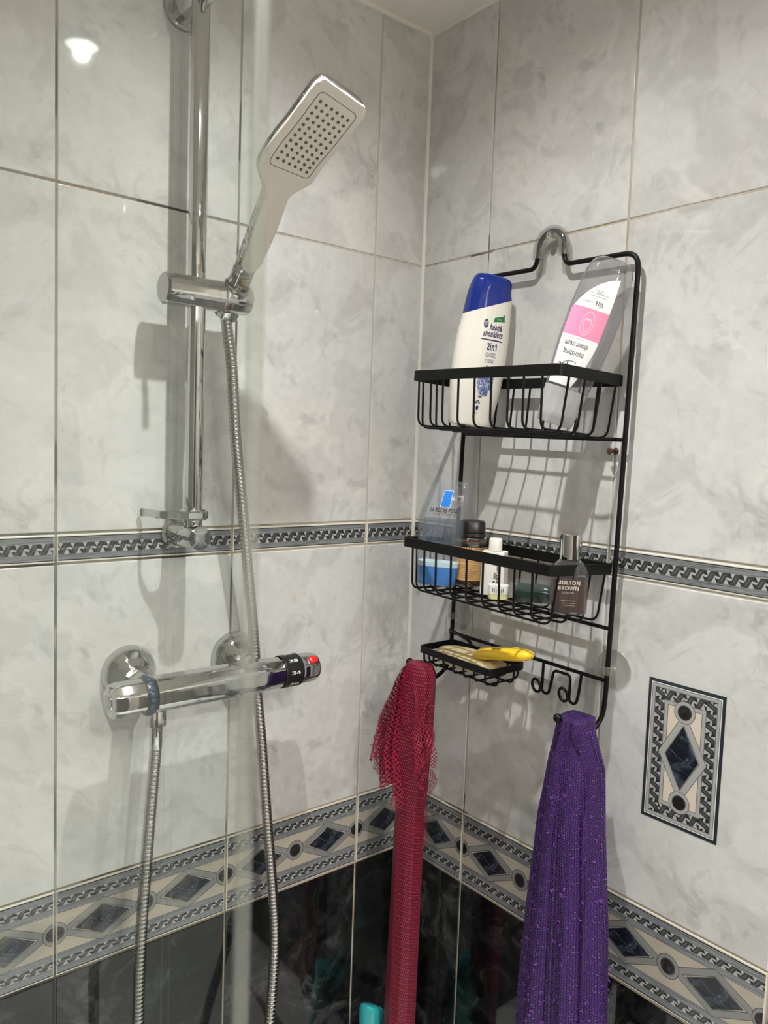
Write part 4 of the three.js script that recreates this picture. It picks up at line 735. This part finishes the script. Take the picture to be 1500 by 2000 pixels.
{
  const O = [-0.08, -0.24, 0.42], t = thing('purple_cloth', 'purple knitted wash cloth hanging from the right hook of the caddy', 'wash cloth', O);
  const K = (y, z, a, b, amp, x = -0.078) => ({ y: y - O[1], x: x - O[0], z: z - O[2], a, b, amp });
  const lobe = (z, a, b, x, y1, ph, dz) => bundle(lerpRows([K(-0.2135, 0.421 + dz * 0.85, 0.004, 0.012, 0), K(-0.217, 0.421 + dz * 0.85, 0.0085, 0.022, 0.03), K(-0.234, 0.4205 + dz * 0.9, 0.0115, 0.0235, 0.1), K(-0.28, 0.419 + dz * 1.1 + (z - 0.4175) * 0.16, 0.008 + a * 0.4, b * 0.9, 0.2, x + 0.002), K(-0.36, 0.4165 + dz + (z - 0.4165) * 0.42, a * 0.68, b, 0.26, x), K(-0.48, 0.4165 + dz * 0.5 + (z - 0.4165) * 0.74, a * 0.88, b, 0.3, x), K(-0.6, z, a, b, 0.34, x), K(y1, z, a * 1.03, b, 0.36, x)], 64), [[2, ph, 0.3], [4, ph * 2.1, 0.35], [7, ph * 0.7, 0.25]], 72, (q, j) => (j / 2) * (0.014 * Math.cos(q * 2 + ph) - 0.006 * Math.cos(q * 5 + ph)), 0.14);
  const lobes = [lobe(0.374, 0.0225, 0.02, -0.077, -0.682, 0.7, -0.0135), lobe(0.4, 0.0235, 0.022, -0.087, -0.645, 2.2, -0.004), lobe(0.4335, 0.0245, 0.024, -0.084, -0.70, 4.1, 0.0045), lobe(0.4605, 0.0215, 0.02, -0.072, -0.675, 5.3, 0.0125)];
  const g = merge(lobes.map((l) => l.g)), rings = Array.from({ length: 40 * 4 }, (_, i) => lobes[i % 4].rings[24 + Math.floor(i / 4)]), hems = lobes.map((l) => l.rings[l.rings.length - 1]);
  const pm = phy({ map: knit, bumpMap: knitBump, bumpScale: 0.0022, roughness: 0.6 });
  mesh('cloth', g, pm, t);
  const spots = []; for (let i = 0; i < 760; i++) { const r = rings[Math.floor(rnd() ** 0.6 * rings.length)], p = r[Math.floor(rnd() * r.length)]; spots.push(p.clone().add(V((rnd() - 0.5) * 0.002, (rnd() - 0.5) * 0.004, (rnd() - 0.5) * 0.002))); }
  for (let i = 0; i < 220; i++) { const r = hems[i % 4], p = r[Math.floor(rnd() * r.length)]; spots.push(p.clone().add(V((rnd() - 0.5) * 0.004, -rnd() * 0.006, (rnd() - 0.5) * 0.004))); }
  fringe(t, 'loops', spots, phy({ color: rgb(0.2, 0.05, 0.36), roughness: 0.4 }), 0.0012);
}
// ---------------------------------------------------------------- red net sponge on the left hook
const netAlpha = canvasTex(512, 512, (c, w) => { c.fillStyle = '#000'; c.fillRect(0, 0, w, w); c.strokeStyle = '#fff'; const n = 6, p = w / n; c.lineWidth = p * 0.19; for (let j = -1; j <= n; j++) for (let i = -1; i <= n; i++) { const x = i * p, y = j * p; c.beginPath(); c.moveTo(x, y); c.quadraticCurveTo(x + p * 0.28, y + p * 0.25, x + p / 2, y + p / 2); c.quadraticCurveTo(x + p * 0.78, y + p * 0.7, x + p, y + p); c.moveTo(x + p, y); c.quadraticCurveTo(x + p * 0.7, y + p * 0.28, x + p / 2, y + p / 2); c.quadraticCurveTo(x + p * 0.25, y + p * 0.8, x, y + p); c.stroke(); c.beginPath(); c.fillStyle = '#fff'; c.arc(x + p / 2, y + p / 2, p * 0.15, 0, 7); c.fill(); c.beginPath(); c.arc(x, y, p * 0.15, 0, 7); c.fill(); } }, false, [0.044, 0.052]);
const netMap = canvasTex(512, 512, (c, w) => { c.fillStyle = '#5c061d'; c.fillRect(0, 0, w, w); const n = 10, p = w / n; for (let j = 0; j < n; j++) for (let i = 0; i < n; i++) { const x = (i + (j % 2) * 0.5) * p, y = j * p; for (const q of [0, w, -w]) { c.fillStyle = '#8e1034'; c.beginPath(); c.ellipse(x + q + p / 2, y + p / 2, p * 0.34, p * 0.42, 0, 0, 7); c.fill(); c.fillStyle = '#c84a6c'; c.beginPath(); c.ellipse(x + q + p * 0.5, y + p * 0.4, p * 0.1, p * 0.2, 0.3, 0, 7); c.fill(); } } }, true, [0.036, 0.05]);
const netBump = canvasTex(512, 512, (c, w) => { c.fillStyle = '#202020'; c.fillRect(0, 0, w, w); const n = 10, p = w / n; for (let j = 0; j < n; j++) for (let i = 0; i < n; i++) { const x = (i + (j % 2) * 0.5) * p, y = j * p; for (const q of [0, w, -w]) for (const [k, f] of [[0.42, '#606060'], [0.3, '#a8a8a8'], [0.15, '#f4f4f4']]) { c.fillStyle = f; c.beginPath(); c.ellipse(x + q + p / 2, y + p / 2, p * k * 0.8, p * k, 0, 0, 7); c.fill(); } } }, false, [0.036, 0.05]);
{
  const O = [-0.1, -0.23, 0.13], t = thing('red_net', 'crimson mesh wash net hanging from the left hook of the caddy', 'wash net', O);
  const K = (y, z, a, b, amp, x = -0.1) => ({ y: y - O[1], x: x - O[0], z: z - O[2], a, b, amp });
  const solid = phy({ map: netMap, bumpMap: netBump, bumpScale: 0.0012, roughness: 0.5 });
  const net = phy({ color: rgb(0.26, 0.008, 0.036), alphaMap: netAlpha, alphaTest: 0.4, side: THREE.DoubleSide, roughness: 0.5 });
  const core = bundle(lerpRows([K(-0.206, 0.141, 0.008, 0.008, 0), K(-0.209, 0.141, 0.022, 0.016, 0.05), K(-0.222, 0.141, 0.029, 0.02, 0.12), K(-0.27, 0.137, 0.031, 0.022, 0.2), K(-0.34, 0.132, 0.034, 0.022, 0.22), K(-0.4, 0.131, 0.031, 0.02, 0.16), K(-0.45, 0.130, 0.0285, 0.018, 0.07), K(-0.6, 0.128, 0.030, 0.018, 0.05), K(-0.78, 0.1245, 0.0315, 0.019, 0.05), K(-0.9, 0.123, 0.032, 0.019, 0.05)], 80), [[3, 0.4, 0.35], [5, 1.9, 0.3], [7, 0.9, 0.3]], 96, null, 0.18);
  mesh('twisted_core', core.g, solid, t);
  // open net sheets gathered at the top: (u across, v down)
  const sheet = (f, nu, nv, su, sv) => { const pos = [], uv = [], idx = []; for (let j = 0; j <= nv; j++) for (let i = 0; i <= nu; i++) { const p = f(i / nu, j / nv); pos.push(p[0] - O[0], p[1] - O[1], p[2] - O[2]); uv.push(i / nu * su, j / nv * sv); if (i && j) { const a = (j - 1) * (nu + 1) + i - 1, b = a + nu + 1; idx.push(a, a + 1, b, b, a + 1, b + 1); } } return geom(pos, null, uv, idx); };
  const ruffle = (z0, zt, y0, y1, wav, ph, x0, rag) => sheet((u, v) => { const g = 0.12 + 0.88 * Math.min(1, v * 1.3) ** 0.85; return [x0 - 0.011 * Math.sin(u * wav + ph + v * 2.2) * (0.3 + v) - 0.006 * Math.sin(u * wav * 2.3 + v * 5), y0 + (y1 - y0) * v + rag * v * Math.sin(u * 9 + ph) - 0.01 * (1 - v) * u - 0.02 * v * (1 - u), z0 + (zt - z0) * u * g + 0.005 * Math.sin(v * 11 + u * 5 + ph) * v]; }, 30, 36, 0.16, Math.abs(y1 - y0) * 1.25);
  mesh('net_ruffle', merge([ruffle(0.13, 0.05, -0.208, -0.395, 9, 0.3, -0.112, 0.01), ruffle(0.136, 0.062, -0.215, -0.38, 12, 1.7, -0.122, 0.012), ruffle(0.125, 0.044, -0.235, -0.405, 8, 3.1, -0.104, 0.01), ruffle(0.132, 0.075, -0.22, -0.41, 11, 4.2, -0.118, 0.012)]), net, t);
  mesh('net_ruffle', merge([ruffle(0.14, 0.181, -0.207, -0.365, 8, 0.9, -0.112, 0.006), ruffle(0.135, 0.178, -0.21, -0.35, 10, 2.6, -0.1, 0.008)]), net, t);
  mesh('net_ruffle', sheet((u, v) => [-0.093 - 0.004 * Math.sin(v * 14 + u * 3), -0.37 - 0.13 * v, 0.145 + 0.035 * u * (0.75 + 0.25 * Math.sin(v * 9)) * (1 - 0.35 * v)], 10, 40, 0.06, 0.15), net, t);
  const spots = []; for (let i = 0; i < 120; i++) { const v = 0.25 + 0.75 * rnd(), y = -0.21 - 0.19 * v; spots.push(V(-0.006 - rnd() * 0.014, y - O[1], (rnd() < 0.75 ? 0.128 - 0.078 * (0.12 + 0.88 * Math.min(1, v * 1.3)) + rnd() * 0.03 : 0.172 + (rnd() - 0.5) * 0.008) - O[2])); }
  fringe(t, 'loose_threads', spots, phy({ color: rgb(0.3, 0.012, 0.045), roughness: 0.5 }), 0.0022);
}

scene.traverse((o) => { if (o.isMesh) { o.castShadow = true; o.receiveShadow = true; } });
const renderer = new THREE.WebGLRenderer({ antialias: true });
renderer.toneMapping = THREE.LinearToneMapping;
renderer.toneMappingExposure = EXPOSURE;
renderer.shadowMap.enabled = true;
renderer.setSize(1500, 2000);
renderer.render(scene, camera);
